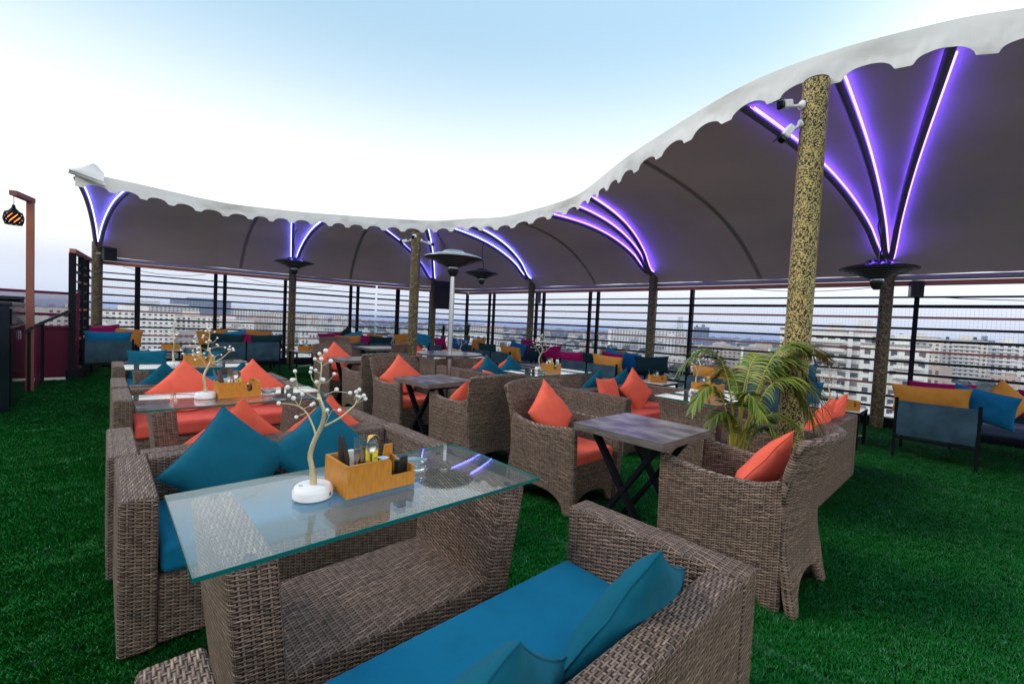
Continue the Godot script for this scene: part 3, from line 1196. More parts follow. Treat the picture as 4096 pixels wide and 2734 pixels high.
func make_glass_table() -> Node3D:
	# long side along x, 1.22 x 0.64, top at 0.75
	var o := Node3D.new()
	var m := MB.new()
	m.flat_quad(Vector3(-0.61, 0.75, 0.32), Vector3(0.61, 0.75, 0.32), Vector3(0.61, 0.75, -0.32), Vector3(-0.61, 0.75, -0.32), Vector3.UP)
	m.flat_quad(Vector3(-0.61, 0.738, 0.32), Vector3(0.61, 0.738, 0.32), Vector3(0.61, 0.738, -0.32), Vector3(-0.61, 0.738, -0.32), Vector3.DOWN)
	var g := piece("glass_top", 0, m.mesh(), M.pane, o)
	m = MB.new()
	for s in [-1.0, 1.0]:
		m.rbox(Vector3(0, 0.744, s * 0.3185), Vector3(1.22, 0.0125, 0.003))
		m.rbox(Vector3(s * 0.6085, 0.744, 0), Vector3(0.003, 0.0125, 0.634))
	piece("glass_edge", 0, m.mesh(), M.glass_edge, g)
	var k := 0
	for s in [-1.0, 1.0]:
		m = MB.new()
		var df := func(p: Vector3) -> Vector3:
			var t := clampf((0.73 - p.y) / 0.73, 0, 1)
			return Vector3(p.x - s * 0.075 * t, p.y, p.z * (1.0 - 0.17 * t))
		m.rbox(Vector3(s * 0.475, 0.367, 0), Vector3(0.13, 0.725, 0.61), 0.016, Transform3D(), TILE, df, uvoff(20 + k))
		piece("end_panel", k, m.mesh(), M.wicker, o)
		k += 1
	m = MB.new()
	m.rbox(Vector3(0, 0.18, 0), Vector3(0.76, 0.32, 0.525), 0.012, Transform3D(), TILE, null, uvoff(30))
	piece("lower_shelf", 0, m.mesh(), M.wicker, o)
	k = 0
	for x in [-0.475, 0.475]:
		for z in [-0.26, 0.26]:
			m = MB.new()
			m.lathe(PackedVector2Array([Vector2(0.012, 0.729), Vector2(0.014, 0.737)]), 12, Transform3D(Basis(), Vector3(x, 0, z)))
			piece("glass_pad", k, m.mesh(), M.black_rubber, o)
			k += 1
	return o

func make_armchair() -> Node3D:
	# tub chair, faces +z
	var o := Node3D.new()
	var zf := 0.335
	var zb := -0.30
	var k := 0
	var arch := func(s: float, lo: float, hi: float) -> float:
		# legs at both ends of a panel, an arch between
		var a := absf(s * 2.0 - 1.0)
		return lo if a > 0.84 else hi * sqrt(maxf(0.0, 1.0 - pow(a / 0.84, 2.6)))
	for sd in [-1.0, 1.0]:
		var m := MB.new()
		var f := func(s: float, t: float) -> Vector3:
			var z := lerpf(zf, zb, s)
			var y0: float = arch.call(s, 0.0, 0.17)
			var top := 0.655 - 0.035 * sin(s * PI * 0.9) + 0.02 * smoothstep(0.86, 1.0, s)
			var y := lerpf(y0, top, t)
			var x := 0.282 + 0.018 * pow(y / 0.65, 1.5) + 0.02 * sin(s * PI)
			return Vector3(sd * x, y, z)
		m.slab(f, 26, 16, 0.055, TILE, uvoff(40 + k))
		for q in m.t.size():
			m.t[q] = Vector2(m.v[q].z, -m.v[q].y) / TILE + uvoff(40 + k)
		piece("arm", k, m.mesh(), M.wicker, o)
		k += 1
	# the back, leaning and rolled outward at its edges
	var b := MB.new()
	var fb := func(s: float, t: float) -> Vector3:
		var a := s * 2.0 - 1.0
		var y0: float = arch.call(s, 0.0, 0.17)
		var y := lerpf(y0, 0.905 - 0.02 * a * a, t)
		var hw := 0.29 + 0.05 * pow(clampf((y - 0.35) / 0.55, 0, 1), 1.5)
		var z := zb - 0.012 - 0.125 * pow(clampf((y - 0.3) / 0.6, 0, 1), 1.7) - 0.045 * pow(clampf((0.28 - y) / 0.28, 0, 1), 1.6)
		z += 0.075 * a * a * clampf((y - 0.2) / 0.5, 0, 1) - 0.02
		return Vector3(a * hw, y, z)
	b.slab(fb, 24, 26, 0.05, TILE, uvoff(45))
	for q in b.t.size():
		b.t[q] = Vector2(b.v[q].x, -b.v[q].y) / TILE + uvoff(45)
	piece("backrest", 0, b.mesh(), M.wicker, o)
	b = MB.new()
	var ff := func(s: float, t: float) -> Vector3:
		var y0: float = arch.call(s, 0.0, 0.15)
		return Vector3(lerpf(-0.27, 0.27, s), lerpf(y0, 0.355, t), zf - 0.045)
	b.slab(ff, 20, 10, 0.04, TILE, uvoff(47))
	for q in b.t.size():
		b.t[q] = Vector2(b.v[q].x, -b.v[q].y) / TILE + uvoff(47)
	piece("front_apron", 0, b.mesh(), M.wicker, o)
	b = MB.new()
	b.rbox(Vector3(0, 0.33, 0.0), Vector3(0.545, 0.05, 0.58), 0.0, Transform3D(), TILE)
	piece("seat_deck", 0, b.mesh(), M.wicker, o)
	b = MB.new()
	b.rbox(Vector3(0, 0.402, 0.03), Vector3(0.535, 0.09, 0.56), 0.034, Transform3D(), 1.0, func(p): return Vector3(p.x * (1.0 - 0.10 * smoothstep(0.1, 0.3, p.z) * 0.6), p.y + (0.02 * (1.0 - p.x * p.x * 12.0) if p.y > 0.41 else 0.0), p.z + 0.02 * (1.0 - p.x * p.x * 10.0) * (1.0 if p.z > 0.2 else 0.0)))
	piece("seat_cushion", 0, b.mesh(), M.coral, o)
	k = 0
	for x in [-0.28, 0.28]:
		for z in [zb - 0.02, zf - 0.02]:
			b = MB.new()
			b.lathe_sharp(PackedVector2Array([Vector2(0.02, 0.0), Vector2(0.02, 0.012), Vector2(0.0, 0.012)]), 10, Transform3D(Basis(), Vector3(x, 0, z)))
			piece("foot_cap", k, b.mesh(), M.dark_steel, o)
			k += 1
	return o

func make_bistro_table(w := 0.66) -> Node3D:
	var o := Node3D.new()
	var m := MB.new()
	m.rbox(Vector3(0, 0.7275, 0), Vector3(w, 0.045, w), 0.002, Transform3D(), 1.0)
	# the top sheet is a little proud
	piece("table_edge", 0, m.mesh(), M.laminate_edge, o)
	m = MB.new()
	m.flat_quad(Vector3(-w / 2 + 0.002, 0.7515, w / 2 - 0.002), Vector3(w / 2 - 0.002, 0.7515, w / 2 - 0.002), Vector3(w / 2 - 0.002, 0.7515, -w / 2 + 0.002), Vector3(-w / 2 + 0.002, 0.7515, -w / 2 + 0.002), Vector3.UP)
	piece("tabletop", 0, m.mesh(), M.laminate, o)
	var q := w * 0.37
	var k := 0
	for s in [-1.0, 1.0]:
		for c in [-1.0, 1.0]:
			# two crossed legs at each side
			var z: float = s * q * 0.82
			piece("leg", k, bar(Vector3(c * q, 0.70, z), Vector3(-c * q * 0.98, 0.0, z + 0.004 * c), 0.055, 0.03, 0.003), M.black_metal, o)
			k += 1
	k = 0
	for s in [-1.0, 1.0]:
		piece("crossbar", k, bar(Vector3(s * q, 0.69, -q * 0.82), Vector3(s * q, 0.69, q * 0.82), 0.04, 0.028), M.black_metal, o)
		k += 1
	return o

# ---------------------------------------------------------------- cushions
func pillow_mesh(sx: float, sy: float, th: float, sd: int, squash := 0.0, n := 18) -> ArrayMesh:
	var nz := FastNoiseLite.new()
	nz.seed = sd
	nz.frequency = 2.2
	var m := MB.new()
	for side in [1.0, -1.0]:
		var rows := []
		for a in n + 1:
			var row := PackedVector3Array()
			for b in n + 1:
				# denser towards the rim
				var u := sin((a / float(n) * 2.0 - 1.0) * PI * 0.5)
				var w := sin((b / float(n) * 2.0 - 1.0) * PI * 0.5)
				var x := u * sx * 0.5 * (1.0 - 0.085 * (1.0 - w * w) * pow(absf(u), 3.0))
				var y := w * sy * 0.5 * (1.0 - 0.085 * (1.0 - u * u) * pow(absf(w), 3.0))
				var f := pow(maxf(0.0, (1.0 - u * u) * (1.0 - w * w)), 0.46)
				var crease := nz.get_noise_3d(x * 3.0, y * 3.0, side * 2.0)
				var rimf := 1.0 - pow(f, 1.5)
				var z: float = side * th * 0.5 * f * (1.0 + 0.22 * crease) + side * 0.022 * f * nz.get_noise_3d(x * 8.0, y * 8.0, side) * rimf
				var bend := 0.014 * nz.get_noise_2d(x * 1.2 + 5.0, y * 1.2)
				row.append(Vector3(x, y, z + bend))
			rows.append(row)
		m.sheet(rows, func(_p): return Vector3(0, 0, side), 1.0)
	give_way(m, sx, squash)
	return m.mesh()

# the lowest corner of a cushion standing on its tip gives way (its roll is about 45 degrees)
func give_way(m: MB, sx: float, squash: float) -> void:
	if squash <= 0.0:
		return
	for k in m.v.size():
		var p := m.v[k]
		var d := (p.x + p.y) * 0.70711
		var lo := -(sx * 0.70711) + squash
		if d < lo + 0.05:
			var over := lo + 0.05 - d
			var keep := 0.05 * (1.0 - exp(-over / 0.05))
			var sh := over - keep
			p += Vector3(0.70711, 0.70711, 0) * sh
			p.z += sh * 0.35 * (1.0 if p.z > 0 else 0.2)
			m.v[k] = p

# the sewn edge all round
func piping_mesh(sx: float, sy: float, sd: int, squash := 0.0) -> ArrayMesh:
	var nz := FastNoiseLite.new()
	nz.seed = sd
	nz.frequency = 2.2
	var pts := PackedVector3Array()
	var n := 14
	for e in 4:
		for k in n:
			var q := sin((k / float(n) * 2.0 - 1.0) * PI * 0.5)
			var u: float = [q, 1.0, -q, -1.0][e]
			var w: float = [-1.0, q, 1.0, -q][e]
			var x := u * sx * 0.5 * (1.0 - 0.085 * (1.0 - w * w) * pow(absf(u), 3.0))
			var y := w * sy * 0.5 * (1.0 - 0.085 * (1.0 - u * u) * pow(absf(w), 3.0))
			pts.append(Vector3(x, y, 0.014 * nz.get_noise_2d(x * 1.2 + 5.0, y * 1.2)))
	pts.append(pts[0])
	var m := MB.new()
	m.tube(pts, 0.0036, -1, 6, false)
	give_way(m, sx, squash)
	return m.mesh()

var pmesh := {}

func pillow(cloth: String, shape: String, at: Vector3, yaw: float, lean: float, roll: float, label: String, group: String, flip := 0) -> void:
	if pmesh.is_empty():
		for k in 3:
			pmesh["sq%d" % k] = pillow_mesh(0.43, 0.43, 0.15, 100 + k)
			pmesh["tip%d" % k] = pillow_mesh(0.44, 0.44, 0.15, 120 + k, 0.10)
			pmesh["bar%d" % k] = pillow_mesh(0.70, 0.36, 0.17, 140 + k)
			pmesh["half%d" % k] = pillow_mesh(0.55, 0.40, 0.17, 160 + k)
			pmesh["sq%d_p" % k] = piping_mesh(0.43, 0.43, 100 + k)
			pmesh["tip%d_p" % k] = piping_mesh(0.44, 0.44, 120 + k, 0.10)
			pmesh["bar%d_p" % k] = piping_mesh(0.70, 0.36, 140 + k)
			pmesh["half%d_p" % k] = piping_mesh(0.55, 0.40, 160 + k)
	var o := thing("throw_pillow", label, "pillow", at, 0.0, group)
	o.basis = Basis(Vector3.UP, deg_to_rad(yaw)) * Basis(Vector3.RIGHT, -deg_to_rad(lean)) * Basis(Vector3.BACK, deg_to_rad(roll))
	piece("cover", 0, pmesh[shape], M[cloth], o)
	piece("piping", 0, pmesh[shape + "_p"], M[cloth], o)

# ---------------------------------------------------------------- velvet lounge seats
func make_lounge(seats: int) -> Node3D:
	# faces +z; back plane at z = 0, seat reaches z = 0.78
	var o := Node3D.new()
	var w := 0.70 * seats
	var k := 0
	var xs := [-w / 2, w / 2] if seats == 1 else [-w / 2, 0.0, w / 2]
	for x in xs:
		piece("back_post", k, box_mesh(Vector3(0.032, 0.745 if x != 0.0 or seats == 1 else 0.6, 0.032), 0.004, Vector3(x, 0.372 if x != 0.0 or seats == 1 else 0.44, 0)), M.black_metal, o)
		k += 1
	k = 0
	for x in [-w / 2, w / 2]:
		piece("front_leg", k, box_mesh(Vector3(0.032, 0.55, 0.032), 0.004, Vector3(x, 0.275, 0.74)), M.black_metal, o)
		piece("armrest", k, bar(Vector3(x, 0.555, -0.01), Vector3(x, 0.535, 0.76), 0.045, 0.022, 0.004), M.black_metal, o)
		piece("side_rail", k, bar(Vector3(x, 0.26, 0), Vector3(x, 0.26, 0.74), 0.03, 0.03), M.black_metal, o)
		k += 1
	k = 0
	for z in [0.0, 0.74]:
		piece("cross_rail", k, bar(Vector3(-w / 2, 0.26, z), Vector3(w / 2, 0.26, z), 0.03, 0.03), M.black_metal, o)
		k += 1
	var nz := FastNoiseLite.new()
	nz.seed = 5
	nz.frequency = 3.0
	for s in seats:
		var x0 := -w / 2 + 0.70 * s + 0.022
		var m := MB.new()
		m.slab(func(a, b): return Vector3(x0 + a * 0.656, 0.30 + b * 0.40, 0.006 + 0.022 * nz.get_noise_2d((x0 + a * 0.66) * 1.6 + b * 0.9, b * 0.5) * (1.0 - pow(absf(b * 2.0 - 1.0), 4.0)) - 0.02 * sin(b * PI)), 24, 12, 0.02, 1.0)
		piece("back_sling", s, m.mesh(), M.denim, o)
		m = MB.new()
		m.rbox(Vector3(x0 + 0.328, 0.345, 0.40), Vector3(0.666, 0.15, 0.74), 0.05, Transform3D(), 1.0, func(p): return p + Vector3(0, 0.02 * nz.get_noise_2d(p.x * 1.5, p.z * 1.5 + 4.0), 0))
		piece("seat_cushion", s, m.mesh(), M.navy_seat, o)
		m = MB.new()
		m.rbox(Vector3(x0 + 0.328, 0.60, 0.12), Vector3(0.64, 0.05, 0.06), 0.02)
	return o

func make_low_table() -> Node3D:
	var o := Node3D.new()
	var m := MB.new()
	m.rbox(Vector3(0, 0.495, 0), Vector3(0.56, 0.010, 0.56), 0.002)
	piece("glass_top", 0, m.mesh(), M.milk_glass, o)
	m = MB.new()
	m.rbox(Vector3(0, 0.474, 0), Vector3(0.57, 0.028, 0.57), 0.003)
	piece("top_frame", 0, m.mesh(), M.black_metal, o)
	var k := 0
	for x in [-0.265, 0.265]:
		for z in [-0.265, 0.265]:
			piece("leg", k, box_mesh(Vector3(0.035, 0.46, 0.035), 0.003, Vector3(x, 0.23, z)), M.black_metal, o)
			k += 1
	k = 0
	for s in [-1.0, 1.0]:
		piece("brace", k, bar(Vector3(-0.25 * s, 0.12, -0.25), Vector3(0.25 * s, 0.12, 0.25), 0.012, 0.012), M.steel, o)
		k += 1
	return o

# ---------------------------------------------------------------- things on the tables
func round_corner(pts: PackedVector2Array, ctr: Vector2, r: float, a0: float, a1: float, n := 6) -> void:
	for k in n + 1:
		var a := lerpf(a0, a1, k / float(n))
		pts.append(ctr + Vector2(cos(a), sin(a)) * r)

func make_caddy(low: bool) -> Node3D:
	# 0.28 long (x), 0.19 deep (z); faces +z
	var o := Node3D.new()
	var L := 0.14
	var H := 0.118
	var zd := 0.095
	var front := PackedVector2Array([Vector2(-L, 0.0), Vector2(L, 0.0)])
	if low:
		front.append(Vector2(L, 0.05))
		front.append(Vector2(0.036, 0.05))
		round_corner(front, Vector2(0.018, H - 0.018), 0.018, 0.0, PI / 2)
		front.append(Vector2(-L, H))
	else:
		front.append(Vector2(L, H))
		front.append(Vector2(0.097, H))
		round_corner(front, Vector2(0.077, H - 0.012), 0.012, PI / 2, PI * 0.999)
		front[-1] = Vector2(0.078, H - 0.012)
		round_corner(front, Vector2(0.061, 0.060), 0.018, 0.0, -PI)
		round_corner(front, Vector2(0.031, H - 0.012), 0.012, 0.0, PI / 2)
		front.append(Vector2(-L, H))
	var m := MB.new()
	m.extrude(front, zd - 0.010, zd, Transform3D(), 0.3)
	piece("front_board", 0, m.mesh(), M.caddy_wood, o)
	var back := PackedVector2Array([Vector2(-L, 0.0), Vector2(L, 0.0), Vector2(L, H), Vector2(0.105, H)])
	round_corner(back, Vector2(0.07, 0.075), 0.03, 0.0, -PI, 8)
	back.append(Vector2(0.04, H))
	back.append(Vector2(-L, H))
	m = MB.new()
	m.extrude(back, -zd, -zd + 0.010, Transform3D(), 0.3)
	piece("back_board", 0, m.mesh(), M.caddy_wood, o)
	piece("end_board", 0, box_mesh(Vector3(0.010, H, 0.17), 0.001, Vector3(-L + 0.005, H / 2, 0), 0.3), M.caddy_wood, o)
	var eh := 0.075 if low else H
	piece("end_board", 1, box_mesh(Vector3(0.010, eh, 0.17), 0.001, Vector3(L - 0.005, eh / 2, 0), 0.3), M.caddy_wood, o)
	piece("bottom_board", 0, box_mesh(Vector3(0.26, 0.008, 0.17), 0.0, Vector3(0, 0.004, 0)), M.black_plastic, o)
	var k := 0
	for x in [-0.035, 0.025]:
		piece("divider", k, box_mesh(Vector3(0.006, 0.095, 0.17), 0.0, Vector3(x, 0.052, 0)), M.black_plastic, o)
		k += 1
	return o

func fork_mesh() -> ArrayMesh:
	var m := MB.new()
	m.slab(func(s, t): return Vector3((t - 0.5) * (0.006 + 0.012 * smoothstep(0.62, 0.8, s)), s * 0.145, 0.004 * sin(s * 5.0)), 16, 2, 0.002)
	for k in 4:
		var x := -0.0085 + k * 0.0057
		m.tube(PackedVector3Array([Vector3(x, 0.143, -0.003), Vector3(x, 0.165, -0.001), Vector3(x * 0.96, 0.192, 0.004)]), 0.0016, 0.0009, 5)
	return m.mesh()

func spoon_mesh() -> ArrayMesh:
	var m := MB.new()
	m.slab(func(s, t): return Vector3((t - 0.5) * 0.007, s * 0.13, 0.004 * sin(s * 5.0)), 12, 2, 0.002)
	m.slab(func(s, t):
		var a: float = s * 2.0 - 1.0
		var hw: float = 0.019 * sqrt(maxf(0.02, 1.0 - a * a)) * (1.0 + 0.12 * a)
		var x: float = (t * 2.0 - 1.0) * hw
		return Vector3(x, 0.155 + a * 0.030, -0.008 * (1.0 - a * a) * (1.0 - pow(t * 2.0 - 1.0, 2.0)) - 0.003), 14, 8, 0.0016)
	return m.mesh()

func knife_mesh() -> ArrayMesh:
	var m := MB.new()
	m.slab(func(s, t): return Vector3((t - 0.5) * (0.012 if s < 0.5 else lerpf(0.019, 0.012, (s - 0.5) * 2.0)) * (1.0 - pow(s, 14.0)) + 0.002 * s, s * 0.205, 0), 20, 2, 0.0024)
	return m.mesh()

func make_bottle() -> Node3D:
	var o := Node3D.new()
	var m := MB.new()
	m.lathe(PackedVector2Array([Vector2(0, -0.062), Vector2(0.021, -0.062), Vector2(0.0225, -0.058), Vector2(0.0225, 0.07), Vector2(0.021, 0.078), Vector2(0.015, 0.086), Vector2(0.0145, 0.092)]), 20)
	piece("glass_jar", 0, m.mesh(), M.salt_glass, o)
	m = MB.new()
	m.lathe(PackedVector2Array([Vector2(0.0232, 0.022), Vector2(0.0232, 0.066)]), 20)
	piece("paper_label", 0, m.mesh(), M.yellow_label, o)
	m = MB.new()
	for k in 5:
		var a := 0.9 + k * 0.11
		m.rbox(Vector3(0.0235 * cos(a), 0.046, 0.0235 * sin(a)), Vector3(0.002, 0.012, 0.002))
	piece("red_print", 0, m.mesh(), M.red_print, o)
	m = MB.new()
	for k in 6:
		var a := 1.6 + k * 0.10
		m.rbox(Vector3(0.0235 * cos(a), 0.034, 0.0235 * sin(a)), Vector3(0.0015, 0.005, 0.0015))
	piece("green_print", 0, m.mesh(), M.green_print, o)
	m = MB.new()
	m.lathe(PackedVector2Array([Vector2(0.0175, 0.088), Vector2(0.0195, 0.089), Vector2(0.0195, 0.108), Vector2(0.0165, 0.112), Vector2(0.016, 0.117), Vector2(0, 0.118)]), 20)
	piece("cap", 0, m.mesh(), M.yellow_cap, o)
	return o

func make_shaker() -> Node3D:
	var o := Node3D.new()
	var m := MB.new()
	m.lathe(PackedVector2Array([Vector2(0, 0), Vector2(0.023, 0.0), Vector2(0.024, 0.01), Vector2(0.024, 0.055)]), 20)
	piece("glass_jar", 0, m.mesh(), M.salt_glass, o)
	m = MB.new()
	m.lathe(PackedVector2Array([Vector2(0.0255, 0.052), Vector2(0.0265, 0.056), Vector2(0.0255, 0.060), Vector2(0.0265, 0.064), Vector2(0.0255, 0.068), Vector2(0.0255, 0.076), Vector2(0.021, 0.082), Vector2(0, 0.084)]), 20)
	piece("metal_lid", 0, m.mesh(), M.chrome, o)
	return o

func make_ashtray() -> Node3D:
	var o := Node3D.new()
	var m := MB.new()
	m.lathe(PackedVector2Array([Vector2(0, 0.0), Vector2(0.046, 0.0), Vector2(0.05, 0.006), Vector2(0.053, 0.038), Vector2(0.049, 0.040), Vector2(0.046, 0.036), Vector2(0.043, 0.011), Vector2(0, 0.010)]), 30)
	piece("glass_dish", 0, m.mesh(), M.clear_glass, o)
	m = MB.new()
	for k in 3:
		var a := TAU * k / 3.0 + 0.4
		m.rbox(Vector3(cos(a) * 0.05, 0.041, sin(a) * 0.05), Vector3(0.008, 0.004, 0.008), 0.0015)
	piece("cigarette_rest", 0, m.mesh(), M.clear_glass, o)
	return o

# pearl tree: branch polylines in centimetres above the base, read off the photo's nearest one
const BR := [
	[[0, 0], [-0.4, 5.4], [-1.2, 11.0], [0.4, 16.6], [2.4, 21.4], [3.0, 25.4], [1.8, 29.8], [0.8, 31.8]],
	[[0.8, 31.8], [1.4, 35.8], [1.8, 40.8], [1.4, 44.0], [2.8, 47.0]],
	[[0.4, 17.4], [-0.8, 20.6], [-3.2, 25.0], [-6.0, 27.0], [-9.2, 27.6], [-13.0, 27.7]],
	[[-6.0, 27.0], [-5.4, 29.2], [-5.2, 31.2]], [[-6.0, 27.2], [-7.6, 29.9]], [[-4.4, 26.2], [-1.4, 27.8]], [[-3.2, 25.0], [-6.3, 23.4]],
	[[0.8, 30.0], [-6.0, 33.4], [-9.4, 33.7]], [[-6.0, 33.4], [-7.2, 36.5]], [[-6.0, 33.6], [-6.8, 39.5]],
	[[3.2, 20.6], [8.4, 23.8], [11.6, 27.0], [12.7, 28.5], [13.0, 31.2]], [[12.7, 28.5], [14.1, 31.0]], [[12.7, 28.5], [15.7, 31.7]], [[12.7, 28.5], [16.1, 30.5]], [[13.0, 30.4], [13.8, 33.2]],
	[[2.8, 31.4], [6.0, 32.8], [10.0, 32.6], [11.0, 32.4]], [[5.0, 32.4], [6.8, 33.6]],
	[[3.2, 20.8], [5.2, 25.2], [6.4, 26.7], [8.8, 26.8]], [[4.6, 24.0], [3.8, 26.2]],
	[[1.6, 38.8], [-0.8, 40.0], [-1.8, 40.7]], [[1.0, 34.0], [-1.4, 36.6], [-2.2, 39.3]], [[-0.4, 35.4], [0.0, 35.9]], [[1.4, 35.6], [4.2, 36.4], [6.3, 39.2]],
	[[1.5, 42.5], [-0.6, 44.0]], [[1.5, 42.8], [0.7, 45.8]], [[1.6, 41.5], [4.6, 43.5]], [[1.4, 43.0], [1.5, 44.1]], [[1.0, 34.6], [2.4, 36.9]], [[0.9, 31.8], [1.2, 30.4]]]

func make_pearl_tree(sd: int) -> Node3D:
	var o := Node3D.new()
	var r := RandomNumberGenerator.new()
	r.seed = sd
	var m := MB.new()
	m.lathe(PackedVector2Array([Vector2(0, 0), Vector2(0.066, 0), Vector2(0.068, 0.004), Vector2(0.068, 0.027), Vector2(0.064, 0.031), Vector2(0.062, 0.038), Vector2(0.056, 0.043), Vector2(0.0, 0.044)]), 32)
	piece("lamp_base", 0, m.mesh(), M.white_plastic, o)
	m = MB.new()
	var ring := PackedVector3Array()
	for k in 17:
		ring.append(Vector3(-0.035 + cos(TAU * k / 16.0) * 0.006, 0.0436, 0.02 + sin(TAU * k / 16.0) * 0.006))
	m.tube(ring, 0.0007, -1, 4, false)
	m.rbox(Vector3(0.0655, 0.017, 0.012), Vector3(0.004, 0.012, 0.008))
	piece("touch_switch", 0, m.mesh(), M.black_plastic, o)
	var depth := {}
	var tips: Array[Vector3] = []
	m = MB.new()
	var sp := SphereMesh.new()
	sp.radius = 0.0078
	sp.height = 0.0156
	sp.radial_segments = 16
	sp.rings = 8
	var kb := 0
	for b in BR.size():
		var pts := PackedVector3Array()
		var zs: float = 0.0
		var st := Vector2(BR[b][0][0], BR[b][0][1])
		var bk := st.snapped(Vector2(1.5, 1.5))
		if depth.has(bk):
			zs = depth[bk]
		var zd := r.randf_range(-0.007, 0.007)
		for k in BR[b].size():
			var p := Vector2(BR[b][k][0], BR[b][k][1])
			var z: float = zs + (zd * k if b > 1 else 0.004 * sin(k * 1.3))
			depth[p.snapped(Vector2(1.5, 1.5))] = z
			pts.append(Vector3(p.x * 0.0105, 0.044 + p.y * 0.0102, z))
		# smooth it
		var cv := Curve3D.new()
		for k in pts.size():
			var tg := (pts[mini(k + 1, pts.size() - 1)] - pts[maxi(k - 1, 0)]) * 0.17
			cv.add_point(pts[k], -tg, tg)
		var sm := PackedVector3Array()
		for k in pts.size() * 3 - 2:
			sm.append(cv.sample(k / 3, (k % 3) / 3.0))
		var w := MB.new()
		if b == 0:
			w.tube(sm, 0.0098, 0.0056, 12)
			for k in w.v.size():
				w.v[k] += w.n[k] * 0.0011 * sin(w.v[k].y * 90.0 + atan2(w.n[k].z, w.n[k].x) * 3.0)
		else:
			var big: bool = b in [1, 2, 10]
			w.tube(sm, 0.0042 if big else 0.0016, 0.0013 if big else 0.001, 7)
		piece("trunk" if b == 0 else "branch", 0 if b == 0 else kb, w.mesh(), M.gold_bark, o)
		if b > 0:
			kb += 1
			tips.append(pts[-1])
	var extra: Array[Vector3] = []
	for p in tips:
		if r.randf() < 0.25:
			extra.append(p + Vector3(r.randf_range(-0.014, 0.014), r.randf_range(-0.012, 0.012), r.randf_range(-0.014, 0.014)))
	tips.append_array(extra)
	for k in tips.size():
		var f := r.randf_range(0.78, 1.12)
		piece("pearl", k, sp, M.pearl, o, Transform3D(Basis().scaled(Vector3.ONE * f), tips[k]))
	m = MB.new()
	m.lathe_sharp(PackedVector2Array([Vector2(0.0130, 0.043), Vector2(0.0118, 0.078), Vector2(0.0100, 0.08)]), 14)
	piece("trunk_sleeve", 0, m.mesh(), M.gold_bark, o)
	return o

# ---------------------------------------------------------------- arrangement
func make_furniture() -> void:
	var sofas := {"teal": make_sofa("teal_seat"), "coral": make_sofa("coral_seat")}
	var gs := "two seat rattan sofas"
	for s in [
		["teal", 0.815, -0.81, 180, "nearest rattan sofa with bright blue seat, cut by the bottom edge"],
		["teal", 0.812, -2.56, 0, "rattan sofa with blue seat just behind the nearest glass table"],
		["coral", 0.785, -3.26, 180, "rattan sofa back to back with the blue sofa behind the nearest glass table"],
		["coral", 0.83, -5.00, 0, "rattan sofa with long coral seat behind the second glass table of the left row"],
		["teal", 0.83, -5.80, 180, "rattan sofa back to back with the long coral seat in the left row"],
		["teal", 0.86, -7.62, 0, "farthest rattan sofa of the left row with a square blue pillow"],
		["coral", 4.92, -1.20, 180, "rattan sofa at far right whose woven back faces the open turf beside the palm"],
		["coral", 4.93, -2.97, 0, "rattan sofa with coral seat left of the palm and behind the square pillow's arm"],
		["teal", 4.93, -3.66, 180, "rattan sofa back to back with the coral seat left of the palm"],
		["teal", 4.93, -5.28, 0, "rattan sofa behind the middle glass table of the right row with two blue pillows"],
		["coral", 4.93, -5.98, 180, "rattan sofa back to back with the two blue pillows in the right row"],
		["coral", 4.93, -7.70, 0, "farthest rattan sofa of the right row beyond the round heater table"]]:
		place_proto(sofas[s[0]], "rattan_sofa", s[4], "sofa", gs, Vector3(s[1], 0, s[2]), deg_to_rad(s[3]))
	var gt := make_glass_table()
	for s in [[0.775, -1.59, "nearest glass topped rattan table, in the foreground"], [0.775, -3.89, "second glass topped rattan table of the left row, before the coral seat"], [0.79, -6.29, "third and farthest glass topped rattan table of the left row"],
		[4.72, -1.95, "glass topped rattan table left of the palm"], [4.70, -4.24, "glass topped rattan table in the middle of the right row with a caddy of bottles"], [4.76, -6.76, "glass topped rattan table partly behind the round heater table"]]:
		place_proto(gt, "glass_table", s[2], "table", "glass topped rattan tables", Vector3(s[0], 0, s[1]), 0.0)
	var ch := make_armchair()
	for s in [[2.80, -0.95, 180, "nearest rattan armchair on the right, seen from its side and back"], [2.82, -2.33, 0, "rattan armchair with coral pillow left of the nearest square table"],
		[2.82, -3.56, 180, "rattan armchair seen from behind, between the two nearest square tables"], [2.82, -4.88, 0, "rattan armchair with coral pillow behind the second square table"],
		[2.92, -6.08, 180, "rattan armchair seen from behind, back to back with the second square table's pillow chair"], [2.95, -7.38, 0, "rattan armchair with coral pillow behind the third square table"],
		[3.9, -9.75, 0, "farthest rattan armchair, its rounded back just showing below a mustard cushion"], [4.55, -8.35, 180, "far rattan armchair with coral pillow just left of the round heater table"]]:
		place_proto(ch, "rattan_armchair", s[3], "armchair", "rattan armchairs at the square tables", Vector3(s[0], 0, s[1]), deg_to_rad(s[2]))
	var bt := make_bistro_table()
	for s in [[2.71, -1.565, 0.0, "nearest square stone look table with black crossed legs, left of the palm"], [2.74, -4.17, 0.06, "second square stone look table with crossed legs, in the centre"], [2.93, -6.70, 0.03, "third square stone look table, behind the pearl tree of the nearest table"]]:
		place_proto(bt, "square_table", s[3], "table", "square tables with crossed legs", Vector3(s[0], 0, s[1]), s[2] + PI / 2)
	place_proto(make_bistro_table(0.88), "square_table", "farthest square table with a pale reflecting top, left of the inner column", "table", "square tables with crossed legs", Vector3(4.55, 0, -9.15), 0.05)
	make_lounges()
	make_pillows()
	make_tableware()

